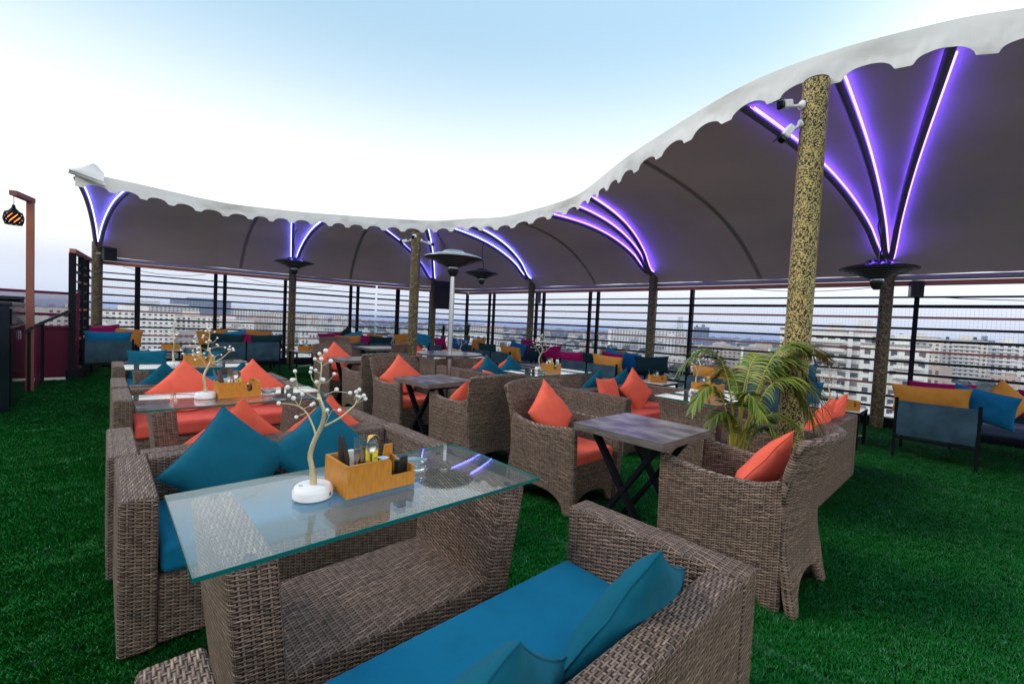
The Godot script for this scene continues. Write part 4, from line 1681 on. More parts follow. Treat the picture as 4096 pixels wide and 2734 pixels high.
func make_lounges() -> void:
	var L1 := make_lounge(1)
	var L2 := make_lounge(2)
	var gl := "blue velvet lounge seats"
	for s in [
		# backs towards the camera along the left
		[L1, Vector3(0.11, 0, -11.5), 180, "single blue velvet lounge seat seen from behind at the far left"],
		[L2, Vector3(2.41, 0, -11.42), 180, "double blue velvet lounge seat seen from behind with two dark green cushions"],
		[L2, Vector3(5.3, 0, -11.35), 180, "double blue velvet lounge seat seen from behind, left of the inner column"],
		# against the left railing
		[L1, Vector3(0.2, 0, -13.4), 0, "single velvet lounge seat against the left railing beside the first column"],
		[L2, Vector3(2.5, 0, -13.15), 7, "double velvet lounge seat against the left railing behind the dark green cushions"],
		[L2, Vector3(5.3, 0, -12.85), 7, "double velvet lounge seat against the left railing with a magenta cushion"],
		# backs towards the camera along the right
		[L1, Vector3(7.08, 0, -0.35), 90, "single blue velvet lounge seat seen from behind at the far right"],
		[L2, Vector3(7.10, 0, -2.65), 90, "double blue velvet lounge seat seen from behind, partly hidden by the palm"],
		[L2, Vector3(7.12, 0, -5.42), 90, "double blue velvet lounge seat seen from behind in the middle of the right railing"],
		[L2, Vector3(7.14, 0, -8.42), 90, "double blue velvet lounge seat seen from behind right of the round heater table"],
		[L1, Vector3(7.0, 0, -10.68), 90, "single velvet lounge seat seen from behind the heater pole with magenta cushion"],
		# against the right railing
		[L2, Vector3(8.98, 0, 0.45), -90, "velvet lounge seat against the right railing at the frame edge"],
		[L2, Vector3(8.95, 0, -2.65), -90, "velvet lounge seat against the right railing behind the palm"],
		[L2, Vector3(8.90, 0, -5.42), -90, "velvet lounge seat against the right railing with a navy seat and dark green cushion"],
		[L2, Vector3(8.78, 0, -8.42), -90, "velvet lounge seat against the right railing beside the lilac lantern"],
		[L1, Vector3(8.45, 0, -10.9), -70, "velvet lounge seat in the far corner with a large blue cushion"]]:
		place_proto(s[0], "lounge_seat", s[3], "lounge seat", gl, s[1], deg_to_rad(s[2]))
	var lt := make_low_table()
	for s in [[1.02, -12.05, "low black table with pale top between the two leftmost lounge seats"], [3.72, -11.55, "low black table with pale top right of the dark green cushions"], [7.30, -1.32, "low black table with pale top left of the rightmost lounge seat"],
		[7.30, -4.0, "low black table with pale top in the middle of the right railing"], [7.35, -7.0, "low black table right of the farthest velvet seats on the right"], [7.25, -9.85, "low black table in the far corner carrying a pearl tree"]]:
		place_proto(lt, "low_table", s[2], "table", "low black tables", Vector3(s[0], 0, s[1]), 0.0)

func make_pillows() -> void:
	var gc := "coral throw pillows"
	var gt := "teal throw pillows"
	var gv := "velvet cushions of the lounge seats"
	# cloth, shape, position, yaw, lean, roll, label
	var P := [
		["teal", "tip0", Vector3(1.13, 0.555, -0.665), 180, 24, 33, "bright blue pillow in the corner of the nearest sofa", gt],
		["teal", "tip1", Vector3(0.55, 0.56, -0.655), 184, 24, 42, "bright blue pillow at the very bottom of the picture on the nearest sofa", gt],
		["teal", "tip0", Vector3(0.50, 0.605, -2.64), 4, 24, 47, "large dark teal pillow on its tip, left on the blue sofa behind the nearest table", gt],
		["teal", "tip1", Vector3(0.965, 0.605, -2.62), -6, 25, 40, "dark teal pillow on its tip behind the nearest pearl tree", gt],
		["coral", "tip2", Vector3(0.60, 0.60, -3.06), 184, 22, 46, "coral pillow whose tip shows behind the large dark teal one", gc],
		["coral", "tip0", Vector3(1.13, 0.585, -3.06), 176, 22, 45, "coral pillow showing behind the right dark teal one near the pearl tree", gc],
		["coral", "tip1", Vector3(0.60, 0.625, -5.16), 3, 24, 46, "coral pillow on its tip, left on the long coral seat", gc],
		["coral", "tip2", Vector3(1.16, 0.62, -5.16), -5, 24, 44, "coral pillow on its tip, right on the long coral seat beside the yellow bottle", gc],
		["teal", "tip0", Vector3(0.47, 0.575, -5.60), 176, 20, 44, "teal pillow peeping out left of the left coral pillow on the long seat", gt],
		["teal", "tip1", Vector3(1.12, 0.565, -5.60), 184, 20, 46, "teal pillow peeping out between the two coral pillows of the long seat", gt],
		["teal", "sq2", Vector3(0.47, 0.60, -7.80), 2, 16, 1, "upright square blue pillow on the farthest sofa of the left row", gt],
		["teal", "sq0", Vector3(1.10, 0.59, -7.82), -4, 18, -2, "blue pillow behind the caddy of the third table of the left row", gt],
		["coral", "tip2", Vector3(5.42, 0.595, -1.03), 176, 24, 46, "right coral pillow above the woven sofa back beside the palm", gc],
		["coral", "tip1", Vector3(4.95, 0.585, -1.04), 184, 24, 44, "coral pillow behind the palm fronds on the far right sofa", gc],
		["coral", "sq1", Vector3(4.50, 0.60, -3.06), 6, 20, -3, "upright square coral pillow behind a woven arm left of the palm", gc],
		["coral", "sq2", Vector3(4.93, 0.645, -2.96), -8, 22, 38, "coral pillow on its tip left of the glass table with the palm before it", gc],
		["teal", "tip2", Vector3(4.75, 0.59, -3.50), 182, 22, 45, "teal pillow left of the square coral one, pointing up", gt],
		["teal", "tip0", Vector3(5.36, 0.59, -3.50), 178, 22, 45, "teal pillow with its tip behind the square coral one", gt],
		["teal", "tip1", Vector3(4.57, 0.61, -5.38), 3, 24, 45, "left of two teal pillows on their tips behind the middle right glass table", gt],
		["teal", "tip2", Vector3(5.06, 0.61, -5.38), -4, 24, 45, "right of two teal pillows on their tips behind the middle right glass table", gt],
		["coral", "sq0", Vector3(4.42, 0.52, -5.10), 25, 60, 30, "coral pillow lying low before the two teal tips, right of a woven chair back", gc],
		["coral", "tip0", Vector3(4.78, 0.585, -5.82), 172, 24, 42, "coral pillow left of two behind the teal tips in the right row", gc],
		["coral", "tip1", Vector3(5.30, 0.585, -5.82), 186, 24, 47, "coral pillow between the two teal tips in the right row", gc],
		["coral", "tip2", Vector3(4.72, 0.625, -7.82), 0, 22, 45, "coral pillow behind the rim of the round heater table", gc],
		["teal", "sq1", Vector3(4.62, 0.72, -8.0), 12, 12, 4, "teal pillow standing left of the heater pole behind the coral tip", gt],
		["coral", "tip0", Vector3(2.80, 0.625, -0.84), 178, 30, 40, "coral pillow in the nearest armchair on the right", gc],
		["coral", "tip1", Vector3(2.79, 0.665, -2.46), 8, 26, 36, "coral pillow in the armchair left of the nearest square table", gc],
		["coral", "tip2", Vector3(2.80, 0.665, -5.02), 0, 24, 44, "coral pillow in the armchair behind the second square table", gc],
		["coral", "sq0", Vector3(2.80, 0.56, -3.70), 180, 30, 30, "coral pillow glimpsed at the edge of the armchair seen from behind", gc],
		["coral", "tip0", Vector3(2.93, 0.675, -7.52), -2, 24, 45, "coral pillow in the armchair behind the third square table", gc],
		["coral", "tip1", Vector3(4.62, 0.655, -8.22), 180, 20, 45, "coral pillow above the far chair left of the heater table", gc],
		["coral", "sq1", Vector3(2.90, 0.55, -5.95), 180, 30, 40, "coral pillow low in the armchair behind the third square table's near side", gc]]
	for p in P:
		pillow(p[0], p[1], p[2], p[3], p[4], p[5], p[6], p[7])
	# velvet cushions; each leans on its seat's back
	var V := [
		["velvet_blue", "bar0", Vector3(0.10, 0.72, -11.62), 180, 16, 0, "long bright blue cushion on the leftmost lounge seat"],
		["velvet_magenta", "half0", Vector3(0.05, 0.76, -13.22), 0, 16, 8, "magenta cushion behind the long bright blue one at the far left"],
		["velvet_mustard", "half1", Vector3(0.42, 0.70, -13.15), -10, 16, -4, "mustard cushion right of the long bright blue one at the far left"],
		["velvet_mustard", "bar1", Vector3(2.02, 0.74, -12.95), 8, 18, 5, "mustard cushion left behind the two dark green ones"],
		["velvet_sky", "half2", Vector3(2.52, 0.72, -12.90), 0, 18, 10, "light blue cushion peeping between the two dark green ones"],
		["velvet_magenta", "half1", Vector3(2.74, 0.66, -12.4), 20, 20, -8, "magenta cushion between the two dark green ones"],
		["velvet_mustard", "bar2", Vector3(2.98, 0.76, -12.95), 7, 18, -7, "mustard cushion behind the right dark green one"],
		["velvet_green", "bar2", Vector3(2.05, 0.72, -11.54), 180, 16, 4, "left dark green cushion on the double seat left of the second column"],
		["velvet_green", "bar0", Vector3(2.86, 0.71, -11.54), 180, 16, -3, "right dark green cushion on the double seat left of the second column"],
		["velvet_mustard", "bar1", Vector3(4.76, 0.73, -11.48), 180, 16, -1, "mustard cushion behind the armchair of the third square table"],
		["velvet_green", "bar0", Vector3(5.68, 0.72, -11.47), 180, 16, 2, "dark green cushion left of the inner column"],
		["velvet_magenta", "bar2", Vector3(4.74, 0.74, -12.62), 7, 18, 3, "magenta cushion at the left railing right of the second column"],
		["velvet_green", "half0", Vector3(5.20, 0.80, -12.72), 7, 12, 35, "dark green cushion tip against the left railing"],
		["velvet_sky", "half1", Vector3(5.42, 0.76, -12.5), 0, 18, 15, "light blue cushion against the left railing above a mustard one"],
		["velvet_magenta", "half2", Vector3(5.80, 0.68, -12.4), 0, 20, -5, "magenta cushion against the left railing beside the dark green one"],
		["velvet_mustard", "half0", Vector3(6.05, 0.72, -12.55), 7, 18, -4, "mustard cushion against the left railing left of the inner column"],
		["velvet_mustard", "bar0", Vector3(7.24, 0.73, -0.42), 90, 16, -2, "mustard cushion on the rightmost lounge seat seen from behind"],
		["velvet_blue", "half1", Vector3(7.38, 0.72, 0.02), 70, 14, 10, "bright blue cushion right of the mustard one on the rightmost seat"],
		["velvet_magenta", "bar1", Vector3(8.72, 0.69, -0.40), -90, 18, 2, "magenta cushion at the right railing behind the mustard one"],
		["velvet_mustard", "sq0", Vector3(8.50, 0.70, 0.20), -62, 14, 45, "mustard cushion on its tip at the right frame edge"],
		["velvet_magenta", "bar2", Vector3(8.78, 0.68, 0.66), -90, 18, -3, "magenta cushion cut by the right frame edge"],
		["velvet_mustard", "bar2", Vector3(7.25, 0.70, -2.98), 90, 16, 1, "mustard cushion behind the pearl tree left of the palm"],
		["velvet_green", "bar1", Vector3(7.26, 0.72, -2.28), 90, 16, -3, "dark green cushion behind the palm fronds"],
		["velvet_sky", "half0", Vector3(8.66, 0.80, -2.75), -90, 18, 12, "light blue cushion against the right railing seen through the palm"],
		["velvet_magenta", "half2", Vector3(8.30, 0.72, -2.55), -80, 24, -6, "magenta cushion against the right railing seen through the palm"],
		["velvet_blue", "half2", Vector3(8.68, 0.76, -2.15), -90, 16, 6, "bright blue cushion left of the gold front column by the right railing"],
		["velvet_blue", "sq1", Vector3(7.30, 0.62, -1.72), 90, 12, 6, "blue cushion at the gold front column's right side"],
		["velvet_magenta", "bar0", Vector3(7.26, 0.71, -5.95), 90, 16, -3, "magenta cushion on the velvet seat right of the middle pearl tree"],
		["velvet_mustard", "bar1", Vector3(7.26, 0.71, -5.02), 90, 14, 3, "mustard cushion on the velvet seat in the middle of the right railing"],
		["velvet_magenta", "half1", Vector3(8.2, 0.70, -5.62), -90, 22, -4, "magenta cushion behind the mustard one in the middle of the right railing"],
		["velvet_sky", "half0", Vector3(8.66, 0.74, -5.86), -90, 18, -14, "light blue cushion against the rail behind the mustard one"],
		["velvet_mustard", "bar2", Vector3(8.80, 0.74, -5.95), -90, 14, 3, "mustard cushion against the right rail behind a light blue one"],
		["velvet_blue", "sq2", Vector3(8.66, 0.68, -5.38), -90, 18, -5, "bright blue cushion left of the big dark green one on the navy seat"],
		["velvet_green", "bar0", Vector3(8.40, 0.70, -4.72), -52, 14, 3, "big dark green cushion on the navy seat by the right railing"],
		["velvet_green", "half1", Vector3(8.45, 0.62, -6.35), -90, 18, -2, "dark green cushion low between magenta and mustard on the right"],
		["velvet_green", "bar1", Vector3(7.28, 0.71, -8.72), 90, 16, 1, "dark green cushion right of the heater pole"],
		["velvet_mustard", "bar0", Vector3(7.30, 0.70, -7.86), 90, 16, 3, "mustard cushion on the velvet seat right of the round heater table"],
		["velvet_blue", "bar2", Vector3(8.60, 0.72, -9.0), -90, 18, -7, "bright blue cushion at the rail above the mustard one"],
		["velvet_green", "half0", Vector3(8.35, 0.70, -8.05), -80, 18, -3, "dark green cushion left of the magenta one near the fourth right column"],
		["velvet_magenta", "bar1", Vector3(8.55, 0.72, -7.76), -75, 18, 3, "magenta cushion right of the fourth right column"],
		["velvet_magenta", "half2", Vector3(8.75, 0.80, -8.78), -90, 14, -3, "magenta cushion tips behind the bright blue one at the right rail"],
		["velvet_blue", "bar1", Vector3(8.30, 0.70, -11.4), -55, 16, -6, "large blue cushion in the far corner seat behind the pearl tree"],
		["velvet_mustard", "half2", Vector3(8.55, 0.72, -10.7), -80, 16, 4, "mustard cushion right of the large blue one in the far corner"],
		["velvet_magenta", "half0", Vector3(7.16, 0.73, -10.7), 90, 18, -4, "magenta cushion just left of the heater pole"],
		["velvet_sky", "half1", Vector3(7.45, 0.78, -12.1), -30, 18, -8, "light blue cushion left of the covered loudspeaker's foot"],
		["velvet_mustard", "half0", Vector3(6.75, 0.76, -12.2), 10, 18, 6, "mustard cushion right beside the inner column"]]
	for p in V:
		pillow(p[0], p[1], p[2], p[3], p[4], p[5], p[6], gv)

func make_tableware() -> void:
	mat("salt_glass", lin(0.40, 0.38, 0.33), 0.08)
	var trees := [[Vector3(0.56, 0.752, -1.61), -0.75, 3, "white and gold pearl tree lamp on the nearest glass table"], [Vector3(0.565, 0.752, -3.89), -0.2, 4, "pearl tree lamp on the second table of the left row"],
		[Vector3(0.60, 0.752, -6.24), -1.4, 5, "pearl tree lamp on the third table of the left row"], [Vector3(4.72, 0.752, -4.45), -0.9, 6, "pearl tree lamp behind the caddy on the middle right glass table"],
		[Vector3(4.75, 0.752, -2.12), -1.9, 7, "pearl tree lamp behind the palm's left fronds"], [Vector3(7.25, 0.502, -9.85), -0.8, 8, "pearl tree lamp on the low table in the far corner"],
		[Vector3(7.28, 0.502, -1.42), 0.9, 9, "pearl tree lamp on the low table left of the rightmost lounge seat"], [Vector3(3.60, 0.502, -11.65), 0.4, 10, "faint pearl tree lamp on the low table right of the second column"]]
	for t in trees:
		var o := make_pearl_tree(t[2])
		o.name = numbered("pearl_tree_lamp")
		add_child(o)
		o.position = t[0]
		o.rotation.y = t[1]
		tag(o, t[3], "table lamp", "pearl tree lamps on the tables")
	var ca := make_caddy(true)
	var cb := make_caddy(false)
	var caddies := [
		[ca, Vector3(0.775, 0.752, -1.605), 0.03, "orange wooden caddy with a cut away side on the nearest glass table", "the nearest table's caddy", 2],
		[cb, Vector3(0.77, 0.752, -3.90), 0.02, "orange wooden caddy with a notched front on the second left table", "the second left table's caddy", 2],
		[cb, Vector3(0.84, 0.752, -6.26), 0.02, "orange wooden caddy on the third left table", "the third left table's caddy", 1],
		[cb, Vector3(4.80, 0.752, -2.02), -1.55, "orange wooden caddy on the glass table left of the palm", "the caddy left of the palm", 1],
		[cb, Vector3(4.72, 0.752, -4.22), -0.85, "orange wooden caddy with notched front on the middle right glass table", "the middle right table's caddy", 1],
		[cb, Vector3(4.80, 0.752, -6.80), 0.1, "orange wooden caddy under the round heater table's rim", "the caddy under the heater table", 0],
		[cb, Vector3(1.10, 0.502, -12.0), 0.2, "dark orange caddy on the low table at the far left", "the far left low table's caddy", 0],
		[cb, Vector3(3.72, 0.502, -11.5), 0.1, "orange caddy on the low table right of the second column", "the second column's caddy", 1],
		[cb, Vector3(7.25, 0.502, -3.95), -0.8, "orange caddy on the dark low table right of the big green cushion", "the green cushion's caddy", 1],
		[cb, Vector3(7.15, 0.502, -1.22), -0.6, "orange caddy on the low table left of the rightmost lounge seat", "the rightmost low table's caddy", 1],
		[cb, Vector3(5.9, 0.502, -10.6), 0.2, "orange caddy right of the pale topped square table by the inner column", "", 0]]
	place_proto(make_low_table(), "low_table", "low black table just left of the inner column", "table", "low black tables", Vector3(5.95, 0, -10.65), 0.0)
	var fork := fork_mesh()
	var spoon := spoon_mesh()
	var knife := knife_mesh()
	var bottle := make_bottle()
	var shaker := make_shaker()
	var r := RandomNumberGenerator.new()
	r.seed = 9
	for c in caddies:
		place_proto(c[0], "table_caddy", c[3], "caddy", "orange wooden caddies", c[1], c[2])
		var f := Transform3D(Basis(Vector3.UP, c[2]), c[1])
		if c[5] == 0:
			continue
		place_proto(bottle, "sauce_bottle", "yellow capped bottle in " + c[4], "bottle", "yellow capped bottles", f * Vector3(0.002, 0.073, 0.0), c[2] + r.randf_range(-0.6, 0.6))
		place_proto(shaker, "salt_shaker", "glass shaker with metal lid in " + c[4], "shaker", "metal lidded shakers", f * Vector3(0.062, 0.010, -0.02), c[2])
		# cutlery
		var set_ := [["fork", fork, 3 if c[5] == 2 else 2], ["spoon", spoon, 3 if c[5] == 2 else 2], ["knife", knife, 3 if c[5] == 2 else 1]]
		for s in set_:
			for k in s[2]:
				var o := obj(s[0], s[1], M.steel if s[0] != "knife" else M.dark_steel)
				var x := 0.0
				var z := 0.0
				if s[0] == "knife":
					x = -0.105 + 0.013 * k
					z = 0.01 + 0.006 * k
				elif s[0] == "fork":
					x = -0.068 + 0.012 * k
					z = 0.050 - 0.01 * k
				else:
					x = -0.025 + 0.010 * k
					z = 0.060 - 0.012 * k
				o.transform = f * Transform3D(Basis(Vector3.UP, r.randf_range(-0.35, 0.25)) * Basis(Vector3.BACK, 0.22 + r.randf_range(-0.06, 0.06) if s[0] == "knife" else r.randf_range(-0.08, 0.06)) * Basis(Vector3.RIGHT, r.randf_range(-0.05, 0.1)), Vector3(x, 0.012, z - 0.02))
				tag(o, "%s steel %s standing in %s" % [(["single"] if s[2] == 1 else (["front", "rear"] if s[2] == 2 else ["front", "middle", "rear"]))[k], s[0], c[4]], s[0], "cutlery in " + c[4])
		if c[5] == 2:
			var o := obj("paper_napkin", box_mesh(Vector3(0.06, 0.12, 0.02), 0.006, Vector3(0, 0.06, 0)), M.napkin)
			o.transform = f * Transform3D(Basis(Vector3.RIGHT, -0.1), Vector3(-0.075, 0.012, -0.045))
			tag(o, "folded white napkins in " + c[4], "napkin")
			var m := MB.new()
			var pl := PackedVector2Array([Vector2(-0.026, 0), Vector2(0.026, 0), Vector2(0.026, 0.092)])
			round_corner(pl, Vector2(-0.004, 0.070), 0.022, PI / 2, PI, 5)
			m.extrude(pl, -0.012, 0.012)
			o = obj("card_holder", m.mesh(), M.black_plastic)
			o.transform = f * Transform3D(Basis(Vector3.UP, 0.12), Vector3(0.108, 0.010, 0.04))
			o.scale = Vector3(0.9, 1, 1)
			tag(o, "black upright card holder in " + c[4], "holder")
	var ash := make_ashtray()
	for a in [[Vector3(1.005, 0.752, -1.665), "round glass ashtray on the nearest glass table"], [Vector3(0.985, 0.752, -3.89), "round glass ashtray on the second left table"], [Vector3(1.03, 0.752, -6.26), "round glass ashtray on the third left table"], [Vector3(4.58, 0.752, -2.04), "glass ashtray left of the caddy near the palm"], [Vector3(4.50, 0.752, -4.20), "glass ashtray left of the caddy on the middle right table"]]:
		place_proto(ash, "ashtray", a[1], "ashtray", "glass ashtrays", a[0], 0.0)

# ---------------------------------------------------------------- single things
func make_heater_and_lamp() -> void:
	var o := thing("patio_heater", "freestanding patio heater with steel pole and grey dish, carrying a round dark table", "heater", Vector3(3.50, 0, -5.0))
	var head := Node3D.new()
	head.name = "heater_head"
	o.add_child(head)
	head.position.y = 2.27
	heater_head(head, 0.40, "grey_enamel")
	var m := MB.new()
	m.lathe(PackedVector2Array([Vector2(0.033, 0.02), Vector2(0.033, 1.1), Vector2(0.033, 2.03)]), 20)
	piece("pole", 0, m.mesh(), M.steel, o)
	m = MB.new()
	m.lathe_sharp(PackedVector2Array([Vector2(0.25, 0.0), Vector2(0.25, 0.03), Vector2(0.22, 0.05), Vector2(0.05, 0.06), Vector2(0.045, 0.14), Vector2(0.033, 0.14)]), 32)
	piece("foot", 0, m.mesh(), M.dark_steel, o)
	m = MB.new()
	m.lathe_sharp(PackedVector2Array([Vector2(0.034, 0.968), Vector2(0.44, 0.968), Vector2(0.446, 0.962), Vector2(0.446, 0.950), Vector2(0.44, 0.944), Vector2(0.034, 0.944)]), 48)
	piece("round_tabletop", 0, m.mesh(), M.dark_top, o)
	m = MB.new()
	m.lathe_sharp(PackedVector2Array([Vector2(0.05, 0.89), Vector2(0.05, 0.943)]), 20)
	piece("collar", 0, m.mesh(), M.dark_steel, o)
	# lamp post with its lantern at the left
	o = thing("lamp_post", "copper coloured square lamp post with a crank arm behind the black cabinet", "lamp post", Vector3(-0.80, 0, -9.95))
	piece("pole", 0, box_mesh(Vector3(0.085, 2.96, 0.085), 0.004, Vector3(0, 1.48, 0)), M.copper_paint, o)
	piece("arm", 0, bar(Vector3(0.012, 2.925, -0.03), Vector3(-0.135, 2.925, 0.44), 0.085, 0.07, 0.004), M.copper_paint, o)
	piece("base_plate", 0, box_mesh(Vector3(0.16, 0.014, 0.16), 0.002, Vector3(0, 0.007, 0)), M.steel, o)
	var L := thing("hanging_lantern", "black bulb shaped lantern with glowing slits hung from the lamp post", "lantern", Vector3(-0.93, 2.485, -9.54))
	m = MB.new()
	m.tube(PackedVector3Array([Vector3(0, 0.30, 0), Vector3(0.004, 0.38, 0), Vector3(0, 0.47, 0)]), 0.006, -1, 6)
	piece("chain", 0, m.mesh(), M.dark_steel, L)
	m = MB.new()
	m.lathe(PackedVector2Array([Vector2(0.018, 0.32), Vector2(0.026, 0.27), Vector2(0.06, 0.225), Vector2(0.098, 0.195)]), 24)
	piece("cap", 0, m.mesh(), M.black_metal, L)
	L.scale = Vector3.ONE * 0.86
	# slanted ribs round the glow
	var prof := func(y: float) -> float: return 0.098 + 0.028 * sin((0.195 - y) / 0.195 * PI * 0.9) - 0.012 * (0.195 - y) / 0.195
	for k in 11:
		var pts := PackedVector3Array()
		for j in 9:
			var y := 0.195 * (1.0 - j / 8.0)
			var a := TAU * k / 11.0 + j * 0.16
			var rr: float = prof.call(y)
			pts.append(Vector3(cos(a) * rr, y, sin(a) * rr))
		m = MB.new()
		m.tube(pts, 0.021, -1, 6)
		for q in m.v.size():
			var p := m.v[q]
			var rad := Vector2(p.x, p.z).length()
			var want: float = prof.call(clampf(p.y, 0, 0.195))
			var f := (want + (rad - want) * 0.25) / rad
			m.v[q] = Vector3(p.x * f, p.y, p.z * f)
		piece("shade_rib", k, m.mesh(), M.black_metal, L)
	m = MB.new()
	var ring := PackedVector3Array()
	for k in 25:
		ring.append(Vector3(cos(TAU * k / 24.0) * 0.098, 0.0, sin(TAU * k / 24.0) * 0.098))
	m.tube(ring, 0.007, -1, 6, false)
	piece("shade_rim", 0, m.mesh(), M.black_metal, L)
	var sp := SphereMesh.new()
	sp.radius = 0.07
	sp.height = 0.15
	var g := piece("lamp_bulb", 0, sp, M.lantern_glow, L, Transform3D(Basis(), Vector3(0, 0.11, 0)))
	var l := OmniLight3D.new()
	l.name = "lantern_light"
	add_child(l)
	l.position = Vector3(-0.93, 2.58, -9.54)
	l.light_color = Color(1.0, 0.68, 0.35)
	l.light_energy = 0.12
	l.light_size = 0.05
	l.omni_range = 20.0
	l.omni_attenuation = 2.0
	l.shadow_enabled = true

func make_left_corner() -> void:
	var o := thing("storage_cabinet", "tall glossy black cabinet with a recessed handle at the left edge", "cabinet", Vector3(-1.32, 0, -8.77))
	piece("carcass", 0, box_mesh(Vector3(1.0, 1.33, 1.32), 0.006, Vector3(0.0, 0.665, 0)), M.black_gloss, o)
	piece("worktop", 0, box_mesh(Vector3(1.05, 0.045, 1.36), 0.006, Vector3(0.0, 1.355, 0)), M.black_gloss, o)
	piece("drawer_front", 0, box_mesh(Vector3(0.016, 0.20, 1.24), 0.004, Vector3(0.51, 1.20, 0)), M.black_gloss, o)
	piece("door", 0, box_mesh(Vector3(0.016, 0.98, 1.24), 0.004, Vector3(0.51, 0.58, 0)), M.black_gloss, o)
	var m := MB.new()
	var pts := PackedVector3Array()
	for k in 9:
		var a := -PI / 2 + PI * k / 8.0
		pts.append(Vector3(0.53, 0.95 + sin(a) * 0.055, 0.05 - cos(a) * 0.07 if k < 9 else 0.0))
	pts.append(pts[0])
	m.tube(pts, 0.008, -1, 6)
	m.rbox(Vector3(0.522, 0.95, 0.12), Vector3(0.006, 0.11, 0.07), 0.002)
	piece("handle", 0, m.mesh(), M.dark_steel, o)
	# a dark counter further back
	o = thing("far_counter", "long dark counter top showing above the black cabinet at the left edge", "counter", Vector3(-2.4, 0, -10.75))
	piece("body", 0, box_mesh(Vector3(2.9, 1.42, 0.5), 0.004, Vector3(0, 0.71, 0)), M.black_metal, o)
	piece("counter_top", 0, box_mesh(Vector3(3.0, 0.05, 0.6), 0.004, Vector3(0, 1.446, 0)), M.black_gloss, o)
	piece("pale_strip", 0, box_mesh(Vector3(2.4, 0.035, 0.02), 0.0, Vector3(-0.2, 1.38, 0.27)), M.white_plastic, o)
	# maroon fence with perforated upper panels
	o = thing("maroon_fence", "maroon metal fence with perforated upper panels at the far left", "fence", Vector3(-0.5, 0, -11.75))
	var k := 0
	for x in [-4.6, -3.5, -2.4, -1.3, -0.44, 0.16]:
		piece("post", k, box_mesh(Vector3(0.06, 1.58, 0.05), 0.003, Vector3(x, 0.79, 0)), M.maroon_paint, o)
		k += 1
	k = 0
	for y in [1.58, 1.18, 0.95]:
		piece("rail", k, bar(Vector3(-5.2, y, 0.002), Vector3(0.2, y, 0.002), 0.055, 0.05, 0.003), M.maroon_paint, o)
		k += 1
	var xs := [-5.2, -4.6, -3.5, -2.4, -1.3, -0.44, 0.16]
	for j in 6:
		m = MB.new()
		m.flat_quad(Vector3(xs[j], 0.95, 0), Vector3(xs[j + 1], 0.95, 0), Vector3(xs[j + 1], 1.58, 0), Vector3(xs[j], 1.58, 0), Vector3(0, 0, 1))
		piece("perforated_panel", j, m.mesh(), M.perforated, o)
		piece("solid_panel", j, box_mesh(Vector3(xs[j + 1] - xs[j] - 0.05, 0.92, 0.012), 0.002, Vector3((xs[j] + xs[j + 1]) / 2, 0.47, -0.01)), M.maroon_paint, o)
	o = thing("maroon_screen", "solid maroon side panel between the lamp post and the maroon fence", "panel", Vector3(-0.78, 0, -10.85))
	piece("sheet", 0, box_mesh(Vector3(0.014, 1.0, 0.82), 0.002, Vector3(0, 0.51, 0)), M.maroon_paint, o)
	piece("post", 0, box_mesh(Vector3(0.05, 1.06, 0.05), 0.003, Vector3(0.02, 0.53, -0.42)), M.rail_black, o)
	o = thing("stair_handrail", "sloping round black handrail beside the maroon fence", "handrail", Vector3(-0.62, 0, -10.6))
	m = MB.new()
	m.tube(PackedVector3Array([Vector3(-0.22, 0.93, 0.9), Vector3(-0.14, 1.02, 0.62), Vector3(0.21, 1.27, -0.72)]), 0.024, -1, 10)
	piece("tube", 0, m.mesh(), M.rail_black, o)
	m = MB.new()
	m.tube(PackedVector3Array([Vector3(-0.18, 0.0, 0.75), Vector3(-0.18, 0.98, 0.75)]), 0.018, -1, 8)
	piece("upright", 0, m.mesh(), M.rail_black, o)

func camera_body(o: Node3D, at: Vector3, yaw: float, pitch: float) -> void:
	# a bullet camera: bracket foot at the origin, body towards its own +z
	var b := Basis(Vector3.UP, yaw) * Basis(Vector3.RIGHT, pitch)
	var m := MB.new()
	m.rbox(Vector3(0, 0, 0.01), Vector3(0.075, 0.075, 0.13), 0.018, Transform3D(b, at))
	piece("housing", 0, m.mesh(), M.white_plastic, o)
	m = MB.new()
	m.rbox(Vector3(0, 0, 0.10), Vector3(0.072, 0.072, 0.05), 0.022, Transform3D(b, at))
	m.rbox(Vector3(0, 0.042, 0.11), Vector3(0.08, 0.006, 0.08), 0.002, Transform3D(b, at))
	piece("lens_hood", 0, m.mesh(), M.black_gloss, o)
	m = MB.new()
	m.tube(PackedVector3Array([Vector3.ZERO, at * 0.45 + Vector3(0, -0.01, 0), at + b * Vector3(0, -0.02, -0.05)]), 0.016, 0.014, 8)
	piece("bracket_arm", 0, m.mesh(), M.white_plastic, o)
	m = MB.new()
	var z := at.normalized()
	var x := Vector3.UP.cross(z).normalized()
	m.lathe_sharp(PackedVector2Array([Vector2(0.042, 0.0), Vector2(0.042, 0.012), Vector2(0.02, 0.03), Vector2(0.0, 0.03)]), 18, Transform3D(Basis(x, z, x.cross(z)), Vector3.ZERO))
	piece("bracket_foot", 0, m.mesh(), M.white_plastic, o)

